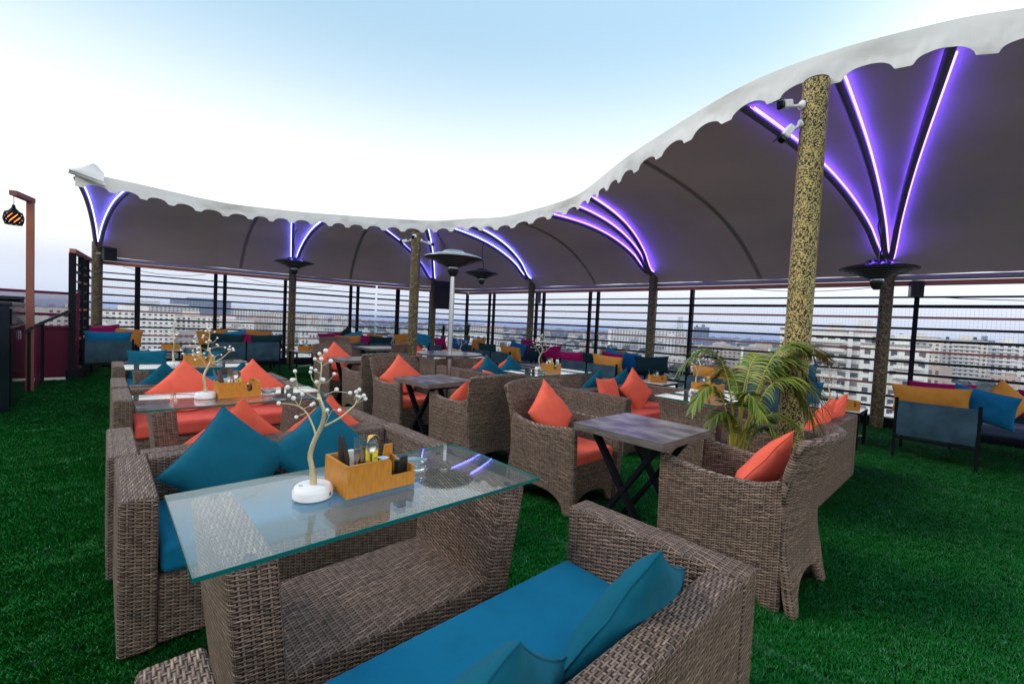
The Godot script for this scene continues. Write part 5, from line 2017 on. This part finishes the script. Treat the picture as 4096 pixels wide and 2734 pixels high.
func make_devices() -> void:
	var gc := "security cameras on the columns"
	# local left of the picture is about (-0.73, 0, -0.68)
	var lf := Vector3(-0.73, 0, -0.68)
	var tc := Vector3(-0.68, 0, 0.73)
	var o := thing("security_camera", "white security camera high on the gold front column, pointing left", "camera", Vector3(4.03, 3.20, -1.02) + lf * 0.095, 0.0, gc)
	camera_body(o, lf * 0.17 + Vector3(0, -0.02, 0) + tc * 0.04, atan2(lf.x * 0.9 + tc.x * 0.5, lf.z * 0.9 + tc.z * 0.5), 0.32)
	o = thing("security_camera", "lower white security camera on the gold front column, pointing down", "camera", Vector3(4.03, 3.06, -1.02) + lf * 0.09, 0.0, gc)
	camera_body(o, lf * 0.10 + Vector3(0, -0.06, 0) - tc * 0.03, atan2(lf.x, lf.z), 0.95)
	var c := Vector3(4.58, 2.98, -7.86)
	o = thing("security_camera", "left of three white cameras on the inner corner column", "camera", c + lf * 0.1, 0.0, gc)
	camera_body(o, lf * 0.15 + Vector3(0, -0.03, 0), atan2(lf.x + tc.x * 0.4, lf.z + tc.z * 0.4), 0.35)
	o = thing("security_camera", "middle of three white cameras on the inner corner column", "camera", c + tc * 0.1 + Vector3(0, 0.06, 0), 0.0, gc)
	camera_body(o, tc * 0.12 + Vector3(0, -0.02, 0), atan2(tc.x, tc.z), 0.45)
	o = thing("security_camera", "right of three white cameras on the inner corner column", "camera", c - lf * 0.1, 0.0, gc)
	camera_body(o, lf * -0.22 + Vector3(0, -0.06, 0) + tc * 0.05, atan2(-lf.x + tc.x * 0.4, -lf.z + tc.z * 0.4), 0.40)
	for q in get_children():
		if q.name.begins_with("security_camera"):
			q.scale = Vector3.ONE * 0.82
	# loudspeakers
	o = thing("wall_speaker", "small black loudspeaker on the leftmost column below the canopy", "speaker", Vector3(0.10, 2.40, -13.50), 0.35)
	piece("cabinet", 0, box_mesh(Vector3(0.24, 0.29, 0.20), 0.012, Vector3(0.0, 0.14, 0)), M.black_plastic, o)
	piece("grille", 0, box_mesh(Vector3(0.20, 0.25, 0.008), 0.003, Vector3(0.0, 0.14, 0.103)), M.black_rubber, o)
	piece("bracket", 0, bar(Vector3(-0.10, 0.14, -0.05), Vector3(-0.17, 0.14, -0.10), 0.03, 0.05), M.dark_steel, o)
	o = thing("wall_speaker", "small black loudspeaker on the right railing post beside the nearest railing column", "speaker", Vector3(9.30, 2.12, -0.80), -1.2)
	piece("cabinet", 0, box_mesh(Vector3(0.16, 0.26, 0.14), 0.012, Vector3(0.0, 0.13, 0)), M.black_plastic, o)
	piece("grille", 0, box_mesh(Vector3(0.13, 0.22, 0.008), 0.003, Vector3(0.0, 0.13, 0.073)), M.black_rubber, o)
	piece("bracket", 0, bar(Vector3(0, 0.05, -0.06), Vector3(0.0, 0.02, -0.13), 0.03, 0.03), M.dark_steel, o)
	# big speaker under its cover
	o = thing("covered_loudspeaker", "large loudspeaker under a wrinkled black cover in the far corner", "speaker", Vector3(7.78, 1.78, -11.62), -0.55)
	var nz := FastNoiseLite.new()
	nz.seed = 31
	nz.frequency = 3.5
	var m := MB.new()
	for f in 4:
		var a := PI / 2 * f
		var rows := []
		for j in 13:
			var row := PackedVector3Array()
			for i in 13:
				var s := i / 12.0 * 2.0 - 1.0
				var hw := 0.26 if f % 2 == 0 else 0.22
				var dd := 0.22 if f % 2 == 0 else 0.26
				var y := j / 12.0 * 0.84
				var w := 0.03 * nz.get_noise_3d(s * 0.5 + f * 3.0, y * 0.5, f) * (1.0 - s * s)
				row.append(Vector3(s * hw, y, dd + w - 0.03 * (1.0 - y / 0.84) * (1.0 - s * s)).rotated(Vector3.UP, a))
			rows.append(row)
		m.sheet(rows, func(p): return Vector3(p.x, 0, p.z))
	m.flat_quad(Vector3(-0.26, 0.84, 0.22), Vector3(0.26, 0.84, 0.22), Vector3(0.26, 0.84, -0.22), Vector3(-0.26, 0.84, -0.22), Vector3.UP)
	m.flat_quad(Vector3(-0.25, 0.02, 0.2), Vector3(0.25, 0.02, 0.2), Vector3(0.25, 0.02, -0.2), Vector3(-0.25, 0.02, -0.2), Vector3.DOWN)
	piece("cover", 0, m.mesh(), M.black_rubber, o)
	piece("wall_bracket", 0, bar(Vector3(-0.04, 0.5, -0.18), Vector3(-0.08, 0.5, -0.36), 0.1, 0.08), M.black_metal, o)
	# lilac lantern beside the fourth right column
	o = thing("rail_lantern", "slim dark lilac lantern hung beside the column at the right railing", "lantern", Vector3(8.86, 2.02, -8.52))
	m = MB.new()
	m.lathe_sharp(PackedVector2Array([Vector2(0.0, 0.30), Vector2(0.07, 0.29), Vector2(0.07, 0.0), Vector2(0.0, 0.0)]), 20)
	piece("tube_body", 0, m.mesh(), mat("dark_lilac", lin(0.03, 0.022, 0.05), 0.3), o)
	m = MB.new()
	m.tube(PackedVector3Array([Vector3(0, 0.29, 0), Vector3(0.02, 0.38, 0), Vector3(0, 0.46, 0.0)]), 0.006, -1, 6)
	piece("hook", 0, m.mesh(), M.black_metal, o)
	# two tufts of greenery tied to the corner posts
	for q in [[Vector3(8.62, 0.95, -11.35), "tuft of narrow green leaves on the corner post of the railing"], [Vector3(7.95, 0.88, -11.75), "tuft of narrow green leaves left of the heater pole at the far corner"]]:
		o = thing("potted_grass", q[1], "plant", q[0])
		m = MB.new()
		m.lathe_sharp(PackedVector2Array([Vector2(0, -0.12), Vector2(0.07, -0.12), Vector2(0.09, 0.03), Vector2(0, 0.03)]), 14)
		piece("pot", 0, m.mesh(), M.planter, o)
		m = MB.new()
		m.colored = true
		var r := RandomNumberGenerator.new()
		r.seed = 4
		for k in 60:
			var a := r.randf() * TAU
			var d := Vector3(cos(a), 0, sin(a))
			var h := r.randf_range(0.2, 0.55)
			var sp := r.randf_range(0.03, 0.14)
			var sd := Vector3(-d.z, 0, d.x) * 0.006
			m.col = Color(0.06, 0.10, 0.02).lerp(Color(0.14, 0.16, 0.03), r.randf())
			var b := m.vert(-sd, Vector3.UP, Vector2())
			m.vert(sd, Vector3.UP, Vector2())
			m.vert(d * sp * 0.5 + Vector3(0, h * 0.7, 0) + sd, Vector3.UP, Vector2())
			m.vert(d * sp * 0.5 + Vector3(0, h * 0.7, 0) - sd, Vector3.UP, Vector2())
			m.vert(d * sp + Vector3(0, h, 0), Vector3.UP, Vector2())
			m.quad(b, b + 1, b + 2, b + 3)
			m.tri(b + 3, b + 2, b + 4)
		var lv := piece("leaves", 0, m.mesh(), M.palm_leaf, o)
		lv.set_meta("kind", "stuff")

func make_palm() -> void:
	var o := thing("areca_palm", "potted palm with arching feathery fronds beside the gold front column", "palm", Vector3(3.60, 0, -1.27))
	var m := MB.new()
	m.lathe_sharp(PackedVector2Array([Vector2(0, 0.0), Vector2(0.13, 0.0), Vector2(0.165, 0.30), Vector2(0.18, 0.30), Vector2(0.18, 0.33), Vector2(0.155, 0.33), Vector2(0.15, 0.29)]), 26)
	piece("pot", 0, m.mesh(), M.planter, o)
	m = MB.new()
	m.lathe(PackedVector2Array([Vector2(0.152, 0.292), Vector2(0.08, 0.305), Vector2(0, 0.31)]), 22)
	piece("soil", 0, m.mesh(), M.soil, o)
	var rt := Vector3(0.73, 0, 0.68)
	var aw := Vector3(0.68, 0, -0.73)
	var r := RandomNumberGenerator.new()
	r.seed = 21
	# middle and tip of each frond as (right, up, back) from the pot, bare share of the stem, leaf length
	var F := [
		[-0.16, 1.20, 0.00, -0.46, 1.10, 0.05, 0.50, 0.17], [-0.20, 0.97, -0.08, -0.42, 0.82, -0.14, 0.50, 0.13], [0.26, 1.20, 0.0, 0.62, 0.88, -0.04, 0.46, 0.25],
		[0.22, 1.08, -0.10, 0.52, 0.70, -0.16, 0.44, 0.26], [0.36, 1.24, 0.08, 0.80, 1.20, 0.14, 0.50, 0.18], [0.20, 1.22, -0.04, 0.50, 1.27, -0.08, 0.52, 0.19], [0.02, 1.02, 0.10, -0.10, 1.04, 0.24, 0.52, 0.16],
		[-0.02, 0.92, -0.10, 0.04, 0.82, -0.26, 0.55, 0.14], [0.20, 0.80, -0.04, 0.46, 0.62, -0.14, 0.40, 0.15], [-0.10, 0.78, -0.06, -0.28, 0.72, -0.12, 0.40, 0.12], [0.12, 0.72, -0.10, 0.30, 0.50, -0.18, 0.36, 0.13],
		[0.30, 1.10, 0.14, 0.68, 1.00, 0.26, 0.46, 0.21], [0.06, 0.78, -0.14, 0.18, 0.62, -0.24, 0.40, 0.12], [0.10, 1.16, 0.06, 0.34, 1.12, 0.16, 0.50, 0.20]]
	for k in F.size():
		var f: Array = F[k]
		var base := Vector3(r.randf_range(-0.04, 0.04), 0.30, r.randf_range(-0.04, 0.04))
		var tip: Vector3 = rt * f[3] + Vector3(0, f[4], 0) + aw * f[5]
		var top: Vector3 = rt * f[0] + Vector3(0, f[1], 0) + aw * f[2]
		# the curve passes through `top` at its middle
		var mid: Vector3 = top * 2.0 - (base + tip) * 0.5
		var cv := PackedVector3Array()
		var n := 24
		for j in n + 1:
			var t := j / float(n)
			cv.append(base * (1 - t) * (1 - t) + mid * 2 * t * (1 - t) + tip * t * t)
		m = MB.new()
		m.tube(cv, 0.0075, 0.0016, 6)
		var fr := Node3D.new()
		fr.name = "frond" if k == 0 else "frond_%03d" % k
		o.add_child(fr)
		piece("rachis", 0, m.mesh(), M.palm_stem, fr)
		m = MB.new()
		m.colored = true
		var nl := 38
		for j in nl:
			var t: float = lerpf(f[6] * 0.72 + 0.02, 0.985, j / float(nl - 1))
			var q := t * n
			var a := int(q)
			var p := cv[a].lerp(cv[mini(a + 1, n)], q - a)
			var dd := (cv[mini(a + 1, n)] - cv[maxi(a - 1, 0)]).normalized()
			var side := dd.cross(Vector3.UP).normalized()
			var s2 := side.cross(dd).normalized()
			for sg in [-1.0, 1.0]:
				var tt: float = (t - f[6] * 0.72) / (1.0 - f[6] * 0.72)
				var len: float = f[7] * 0.72 * (0.5 + 0.95 * sin(clampf(tt * 0.8 + 0.16, 0, 1) * PI)) * r.randf_range(0.85, 1.1)
				var out: Vector3 = (side * sg * (1.0 - 0.45 * tt) + dd * (0.38 + 0.42 * tt) + s2 * r.randf_range(-0.05, 0.28)).normalized()
				var wv: Vector3 = out.cross(s2).normalized() * (0.0078 if tt < 0.9 else 0.005)
				var kk := r.randf()
				m.col = Color(0.09, 0.165, 0.02).lerp(Color(0.30, 0.32, 0.05), kk * kk)
				if r.randf() < 0.06:
					m.col = Color(0.28, 0.20, 0.05)
				var prev := -1
				for e in 5:
					var u := e / 4.0
					var c: Vector3 = p + out * len * u + Vector3(0, -0.55 * len * u * u, 0)
					var w: Vector3 = wv * sin(PI * minf(0.16 + u * 0.84, 0.985)) * 1.05
					var nn := (s2 + Vector3(0, 0.4, 0)).normalized()
					var i0 := m.vert(c - w, (nn - wv.normalized() * 0.35).normalized(), Vector2())
					m.vert(c + w, (nn + wv.normalized() * 0.35).normalized(), Vector2())
					if prev >= 0:
						m.quad(prev, prev + 1, i0 + 1, i0)
					prev = i0
		var lv := piece("leaflets", 0, m.mesh(), M.palm_leaf, fr)
		lv.set_meta("kind", "stuff")
	# the unopened spear leaf
	m = MB.new()
	m.tube(PackedVector3Array([Vector3(0.02, 0.30, 0), Vector3(0.03, 0.8, 0) + rt * 0.02, Vector3(0.03, 1.12, 0) + rt * 0.05, Vector3(0.03, 1.25, 0) + rt * 0.055]), 0.008, 0.002, 7)
	piece("spear_leaf", 0, m.mesh(), M.palm_stem, o)
	# the living sheath of stalks low down
	for k in 4:
		m = MB.new()
		var q := Vector3(cos(k * 1.7), 0, sin(k * 1.7)) * 0.03
		m.tube(PackedVector3Array([q + Vector3(0, 0.29, 0), q * 1.4 + Vector3(0, 0.45, 0), q * 2.2 + Vector3(0, 0.62, 0)]), 0.013, 0.006, 7)
		piece("stalk", k, m.mesh(), M.palm_stem, o)

# ---------------------------------------------------------------- the town below
const GROUND := -40.0
var win_mesh: ArrayMesh
var slab_cache := {}

func building(called: String, label: String, at: Vector2, top: float, w: float, d: float, turn: float, wall: String, floors: int, bays: int, opt := {}) -> void:
	# front faces local +z; windows on the front and on the +x and -x sides that show
	var o := thing(called, label, "building", Vector3(at.x, GROUND, at.y), turn, opt.get("group", ""))
	var H := top - GROUND
	var fh: float = opt.get("fh", 3.0)
	var m := MB.new()
	m.rbox(Vector3(0, H / 2, 0), Vector3(w, H, d), 0.0, Transform3D(), 1.0)
	var far: bool = opt.get("far", false)
	piece("wall", 0, m.mesh(), M[wall], o)
	var rf := piece("roof", 0, box_mesh(Vector3(w + 0.5, 0.5, d + 0.5), 0.0, Vector3(0, H + 0.2, 0)), M[opt.get("roof", "roof_slab")], o)
	var k := 0
	for q in opt.get("tops", [[0.1, 0.0, 0.22, 3.2]]):
		piece("stair_house", k, box_mesh(Vector3(w * q[2], q[3], d * 0.5), 0.0, Vector3(w * q[0], H + 0.45 + q[3] / 2, d * q[1])), M[wall], rf)
		k += 1
	m = MB.new()
	m.lathe_sharp(PackedVector2Array([Vector2(1.1, H + 0.45), Vector2(1.1, H + 2.2), Vector2(0.9, H + 2.5), Vector2(0.0, H + 2.6)]), 10, Transform3D(Basis(), Vector3(-w * 0.3, 0, 0)))
	piece("water_tank", 0, m.mesh(), M.black_plastic, rf)
	# windows, counted from the top downwards
	var ww: float = w / bays
	var wm := box_mesh(Vector3(ww * opt.get("ww", 0.46), fh * 0.48, 0.14), 0.0)
	var db := int(round(d / ww))
	var wd := box_mesh(Vector3(0.14, fh * 0.48, ww * opt.get("ww", 0.46)), 0.0)
	var one := MB.new()
	var n := 0
	var wins := ["window_dark", "window_dark", "window_dark", "window_shade", "window_shade", "window_blind"]
	for f in floors:
		var y := H - 0.9 - fh * (f + 0.5)
		for b in bays:
			if h3(b, f, int(at.x)) < 0.06:
				continue
			var p := Vector3(-w / 2 + ww * (b + 0.5), y, d / 2 + 0.03)
			if far:
				one.rbox(p, Vector3(ww * 0.46, fh * 0.48, 0.14))
			else:
				piece("window", n, wm, M[wins[int(h3(b, f, 77) * 5.99)]], o, Transform3D(Basis(), p))
				n += 1
		for b in db:
			for s in [-1.0, 1.0]:
				if opt.get("side", 0.0) != s:
					continue
				var p := Vector3(s * (w / 2 + 0.03), y, -d / 2 + d / db * (b + 0.5))
				if far:
					one.rbox(p, Vector3(0.14, fh * 0.48, ww * 0.46))
				else:
					piece("window", n, wd, M[wins[int(h3(b, f, 78) * 5.99)]], o, Transform3D(Basis(), p))
					n += 1
	if far:
		var wo := piece("windows", 0, one.mesh(), M.window_dark, o)
		wo.set_meta("kind", "stuff")
	if opt.has("balcony"):
		var bd: float = opt.balcony
		k = 0
		for f in floors:
			var y := H - 0.9 - fh * (f + 1) + 0.1
			var x0: float = opt.get("bx", 0.0) * w
			var bw: float = opt.get("bw", 0.9) * w
			var bm := MB.new()
			bm.rbox(Vector3(x0, y, d / 2 + bd / 2), Vector3(bw, 0.22, bd))
			bm.rbox(Vector3(x0, y + 0.55, d / 2 + bd - 0.06), Vector3(bw, 0.85, 0.12))
			piece("balcony", k, bm.mesh(), M[opt.get("bal", "wall_white")], o)
			k += 1
	if opt.has("fins"):
		k = 0
		for x in opt.fins:
			piece("pier", k, box_mesh(Vector3(w * 0.035, H, 0.9), 0.0, Vector3(w * x, H / 2, d / 2 + 0.5)), M[opt.get("bal", "wall_white")], o)
			k += 1

func face(at: Vector2, extra := 0.0) -> float:
	# turned towards the terrace, give or take
	return atan2(-at.x, -at.y) + extra

func make_town() -> void:
	var g := MB.new()
	g.flat_quad(Vector3(-6000, GROUND, 6000), Vector3(6000, GROUND, 6000), Vector3(6000, GROUND, -6000), Vector3(-6000, GROUND, -6000), Vector3.UP)
	for k in g.t.size():
		g.t[k] = Vector2(g.v[k].x, g.v[k].z)
	structure("town_ground", g.mesh(), M.town_ground)
	var B := [
		# left cluster
		["white balconied apartment block at the far left behind the first railing bay", Vector2(2, -215), -0.2, 34.0, 16.0, 0.25, "wall_white", 10, 10, {"balcony": 1.2, "bw": 0.3, "bx": -0.2, "side": 1.0, "tops": [[0.2, 0, 0.2, 3.0], [-0.25, 0, 0.12, 2.0]]}],
		["cream apartment block beside the white balconied one at far left", Vector2(26, -235), -1.5, 24.0, 14.0, 0.1, "wall_cream", 9, 7, {"fins": [-0.3, 0.0, 0.3]}],
		["grey apartment block with a stepped roof behind the second railing bay", Vector2(25, -329), 2.6, 34.0, 18.0, 0.15, "wall_grey", 12, 9, {"tops": [[-0.2, 0, 0.35, 4.0], [0.25, 0, 0.25, 2.4]]}],
		["pale block with dark window rows below the grey stepped one", Vector2(44, -262), -3.0, 28.0, 15.0, -0.1, "wall_white", 9, 9, {"balcony": 1.0, "bw": 0.5, "bx": 0.1}],
		["tall blue grey slab rising highest behind the left railing", Vector2(49, -357), 7.2, 30.0, 20.0, -0.2, "wall_blue", 13, 9, {"tops": [[0.0, 0, 0.5, 3.0]], "side": -1.0}],
		["low rose block at the foot of the left cluster", Vector2(22, -190), -13.0, 26.0, 14.0, 0.3, "wall_rose", 6, 8, {"balcony": 1.1, "bw": 0.4}],
		["white terrace roofed block low in the left cluster", Vector2(50, -205), -12.0, 30.0, 14.0, 0.0, "wall_white", 6, 9, {"fins": [-0.4, -0.1, 0.2, 0.45]}],
		["tan block between the second and third railing posts on the left", Vector2(64, -300), -4.0, 26.0, 14.0, -0.15, "wall_tan", 8, 8, {}],
		["white apartment block left of the second railing column", Vector2(80, -372), 3.0, 38.0, 16.0, -0.1, "wall_white", 12, 11, {"fins": [-0.33, 0.0, 0.33], "tops": [[-0.3, 0, 0.15, 3.0], [0.05, 0, 0.2, 2.6], [0.4, 0, 0.12, 3.2]]}],
		["cream apartment block right behind the second railing column", Vector2(100, -352), 1.6, 30.0, 16.0, -0.2, "wall_cream", 11, 9, {"balcony": 1.2, "bw": 0.3, "bx": 0.25}],
		["grey low block before the second railing column", Vector2(84, -275), -9.0, 24.0, 14.0, 0.1, "wall_grey", 6, 7, {}],
		# middle distance
		["yellowish building under the corner post of the railing", Vector2(572, -696), -3.5, 74.0, 30.0, 0.0, "wall_cream", 8, 16, {"far": true}],
		["long white hall roof seen left of the heater pole", Vector2(330, -470), -14.0, 90.0, 26.0, 0.1, "wall_white", 3, 12, {"far": true, "tops": []}],
		["white block with many dark windows right of the fifth right column", Vector2(375, -190), 2.6, 42.0, 20.0, 0.15, "wall_white", 11, 11, {"ww": 0.5, "tops": [[-0.2, 0, 0.2, 3.0], [0.25, 0, 0.3, 2.2]]}],
		["blue grey slim tower right of the white block with many windows", Vector2(548, -243), 9.0, 18.0, 18.0, 0.0, "wall_blue", 14, 5, {"far": true}],
		["white low block in the middle of the right railing view", Vector2(592, -373), 1.5, 60.0, 24.0, 0.2, "wall_white", 9, 14, {"far": true}],
		["brown apartment complex behind the palm's spear leaf", Vector2(300, -124), -7.0, 44.0, 18.0, 0.1, "wall_rose", 8, 13, {"balcony": 1.2, "bw": 0.2, "bx": -0.2, "fins": [-0.45, -0.05, 0.35], "bal": "wall_tan"}],
		["tan apartment complex left of the gold front column", Vector2(284, -92), -5.5, 34.0, 16.0, -0.1, "wall_tan", 9, 10, {"fins": [-0.2, 0.2]}],
		# right block with deep balconies
		["large pale apartment block with white balconies and maroon roof behind the gold column", Vector2(190, -38), 4.4, 30.0, 16.0, 0.05, "wall_white", 13, 9, {"balcony": 1.8, "bw": 0.62, "bx": -0.19, "ww": 0.62, "roof": "roof_maroon", "tops": [[0.30, 0, 0.12, 3.6], [0.05, 0, 0.14, 2.2]], "side": 1.0, "fins": [0.17, 0.42]}],
		["white wing of the balconied block beside the nearest railing column", Vector2(186, -20), 0.5, 16.0, 14.0, 0.0, "wall_white", 10, 5, {"balcony": 1.4, "bw": 0.4, "bx": 0.2}],
		["cream block between the nearest railing column and the post beside it", Vector2(329, -27), 5.0, 20.0, 14.0, 0.0, "wall_cream", 11, 6, {"balcony": 1.3, "bw": 0.5}],
		["cream twin block on the right with a blue side wall", Vector2(350, -10), 4.4, 18.0, 14.0, 0.25, "wall_cream", 12, 6, {"balcony": 1.3, "bw": 0.6, "bal": "wall_white"}],
		["white twin block right of the blue side wall", Vector2(358, 6), 3.8, 22.0, 14.0, 0.15, "wall_white", 12, 6, {"balcony": 1.3, "bw": 0.6, "bx": -0.1}],
		["narrow blue block between the two twin blocks on the right", Vector2(362, -2), 5.0, 9.0, 10.0, 0.1, "wall_blue", 12, 2, {}],
		["low green edged building behind the rightmost lounge seat", Vector2(230, -8), -19.0, 34.0, 14.0, 0.0, "wall_white", 5, 9, {}],
		["tall white tower with slab edges at the right frame edge", Vector2(105, 11.8), 17.0, 14.0, 12.0, 0.1, "wall_white", 14, 4, {"balcony": 1.5, "bw": 0.9, "ww": 0.7, "fh": 3.1}]]
	for q in B.size():
		var b: Array = B[q]
		# the left cluster and most of the middle distance lie farther off
		var f := 2.0 if q < 11 else (1.45 if q in [13, 16, 17] else (1.42 if q >= 20 and q <= 23 else 1.0))
		if f == 1.0:
			building("apartment_block", b[0], b[1], b[2], b[3], b[4], face(b[1], b[5]), b[6], b[7], b[8], b[9])
			continue
		b[9]["far"] = true
		if b[9].has("balcony"):
			b[9]["balcony"] *= 1.3
		building("apartment_block", b[0], b[1] * f, 1.4 + (b[2] - 1.4) * f, b[3] * f, b[4] * f, face(b[1], b[5]), b[6], int(b[7] * f), int(b[8] * f), b[9])
	for k in 5:
		var at: Vector2 = [Vector2(242, -764), Vector2(256, -758), Vector2(288, -802), Vector2(303, -780), Vector2(322, -795)][k]
		building("far_tower", ["leftmost slim pale tower in the far row of five left of the inner column", "second slim pale tower from the left in the far row of five", "middle slim pale tower in the far row of five left of the inner column", "second slim pale tower from the right in the far row of five", "rightmost slim pale tower in the far row of five left of the inner column"][k], at, [-0.5, 2.4, 2.4, 3.2, 2.3][k], 15.0, 14.0, face(at), ["wall_white", "wall_cream"][k % 2], 13, 4, {"far": true, "group": "row of slim far towers"})
	# a lattice mast
	var o := thing("radio_mast", "lattice radio mast above the white block with many windows", "mast", Vector3(420, GROUND, -208))
	var m := MB.new()
	for s in [Vector2(-1, -1), Vector2(1, -1), Vector2(1, 1), Vector2(-1, 1)]:
		m.tube(PackedVector3Array([Vector3(s.x * 3.2, 0, s.y * 3.2), Vector3(s.x * 1.5, 57, s.y * 1.5)]), 0.22, 0.16, 5)
	for k in 14:
		var y := 57.0 * k / 14.0
		var w := lerpf(3.2, 1.5, y / 57.0)
		var w2 := lerpf(3.2, 1.5, (y + 4.0) / 57.0)
		for s in [-1.0, 1.0]:
			m.tube(PackedVector3Array([Vector3(-w, y, s * w), Vector3(w2, y + 4.0, s * w2)]), 0.12, -1, 4)
			m.tube(PackedVector3Array([Vector3(s * w, y, -w), Vector3(s * w2, y + 4.0, w2)]), 0.12, -1, 4)
	piece("lattice", 0, m.mesh(), M.dark_steel, o)
	# small houses, too many and too small to single out
	var r := RandomNumberGenerator.new()
	r.seed = 17
	var hm := MB.new()
	hm.colored = true
	hm.rbox(Vector3(0, 0.5, 0), Vector3(1, 1, 1))
	hm.col = Color(0.22, 0.24, 0.28)
	for f in 4:
		for b in 4:
			hm.rbox(Vector3(-0.375 + b * 0.25, 0.14 + f * 0.235, 0.503), Vector3(0.12, 0.10, 0.012))
	hm.col = Color(0.8, 0.8, 0.8)
	hm.rbox(Vector3(0.2, 1.05, 0.1), Vector3(0.35, 0.12, 0.3))
	var xs: Array[Transform3D] = []
	var cs := PackedColorArray()
	for k in 5200:
		var d := 190.0 + 3600.0 * pow(r.randf(), 1.7)
		var a := r.randf_range(-0.18, 1.78)
		var p := Vector3(d * sin(a), GROUND, -d * cos(a))
		var w := r.randf_range(9, 20)
		var h := r.randf_range(6, 15)
		if r.randf() < 0.10:
			h = r.randf_range(16, 30)
		if d < 330:
			h = minf(h, 9.0)
		xs.append(Transform3D(Basis(Vector3.UP, atan2(-p.x, -p.z) + r.randf_range(-0.6, 0.6)).scaled_local(Vector3(w, h, w * 0.8)), p))
		cs.append([Color(0.56, 0.55, 0.53), Color(0.5, 0.46, 0.40), Color(0.40, 0.38, 0.38), Color(0.46, 0.36, 0.31), Color(0.60, 0.60, 0.60)][r.randi() % 5])
	multi("small_houses", hm.mesh(), M.small_house, xs, cs, "mass of small pale houses spread over the plain to the horizon", "houses")
	# leafy crowns between the houses
	var tm := MB.new()
	tm.colored = true
	for k in 46:
		var dir := Vector3(r.randf_range(-1, 1), r.randf_range(-0.7, 1), r.randf_range(-1, 1)).normalized()
		var c := dir * r.randf_range(0.55, 1.0) * Vector3(1, 0.8, 1) + Vector3(0, 1.0, 0)
		var u := dir.cross(Vector3.UP).normalized() if absf(dir.y) < 0.95 else Vector3.RIGHT
		var w := dir.cross(u)
		var s := r.randf_range(0.22, 0.45)
		var f := r.randf_range(0.6, 1.35)
		tm.col = Color(f, f, f)
		var b := tm.vert(c + u * s, dir, Vector2())
		tm.vert(c + w * s * 0.8, dir, Vector2())
		tm.vert(c - u * s + dir * 0.1, dir, Vector2())
		tm.vert(c - w * s, dir, Vector2())
		tm.quad(b, b + 1, b + 2, b + 3)
	xs = []
	cs = PackedColorArray()
	for k in 9000:
		var d := 120.0 + 3200.0 * pow(r.randf(), 1.6)
		var a := r.randf_range(-0.2, 1.8)
		var p := Vector3(d * sin(a), GROUND, -d * cos(a))
		var s := r.randf_range(3.5, 8.0) * (1.0 + d / 2500.0)
		xs.append(Transform3D(Basis(Vector3.UP, r.randf() * TAU).scaled(Vector3(s, s * r.randf_range(0.7, 1.1), s)), p))
		cs.append(Color(0.028, 0.045, 0.02).lerp(Color(0.055, 0.075, 0.03), r.randf()))
	multi("town_trees", tm.mesh(), M.tree_leaves, xs, cs, "dark green trees filling the gaps between the far houses", "trees")

func multi(called: String, mesh: Mesh, m: Material, xs: Array[Transform3D], cs: PackedColorArray, label: String, category: String) -> void:
	var mm := MultiMesh.new()
	mm.transform_format = MultiMesh.TRANSFORM_3D
	mm.use_colors = true
	mm.mesh = mesh
	mm.instance_count = xs.size()
	for k in xs.size():
		mm.set_instance_transform(k, xs[k])
		mm.set_instance_color(k, cs[k])
	var o := MultiMeshInstance3D.new()
	o.name = numbered(called)
	o.multimesh = mm
	o.material_override = m
	add_child(o)
	tag(o, label, category, "", "stuff")

func _ready() -> void:
	rng.seed = 1
	set_camera_sky()
	make_materials()
	make_terrace()
	make_town()
	make_railings()
	make_columns()
	make_canopy()
	make_left_corner()
	make_furniture()
	make_heater_and_lamp()
	make_hanging()
	make_devices()
	make_palm()
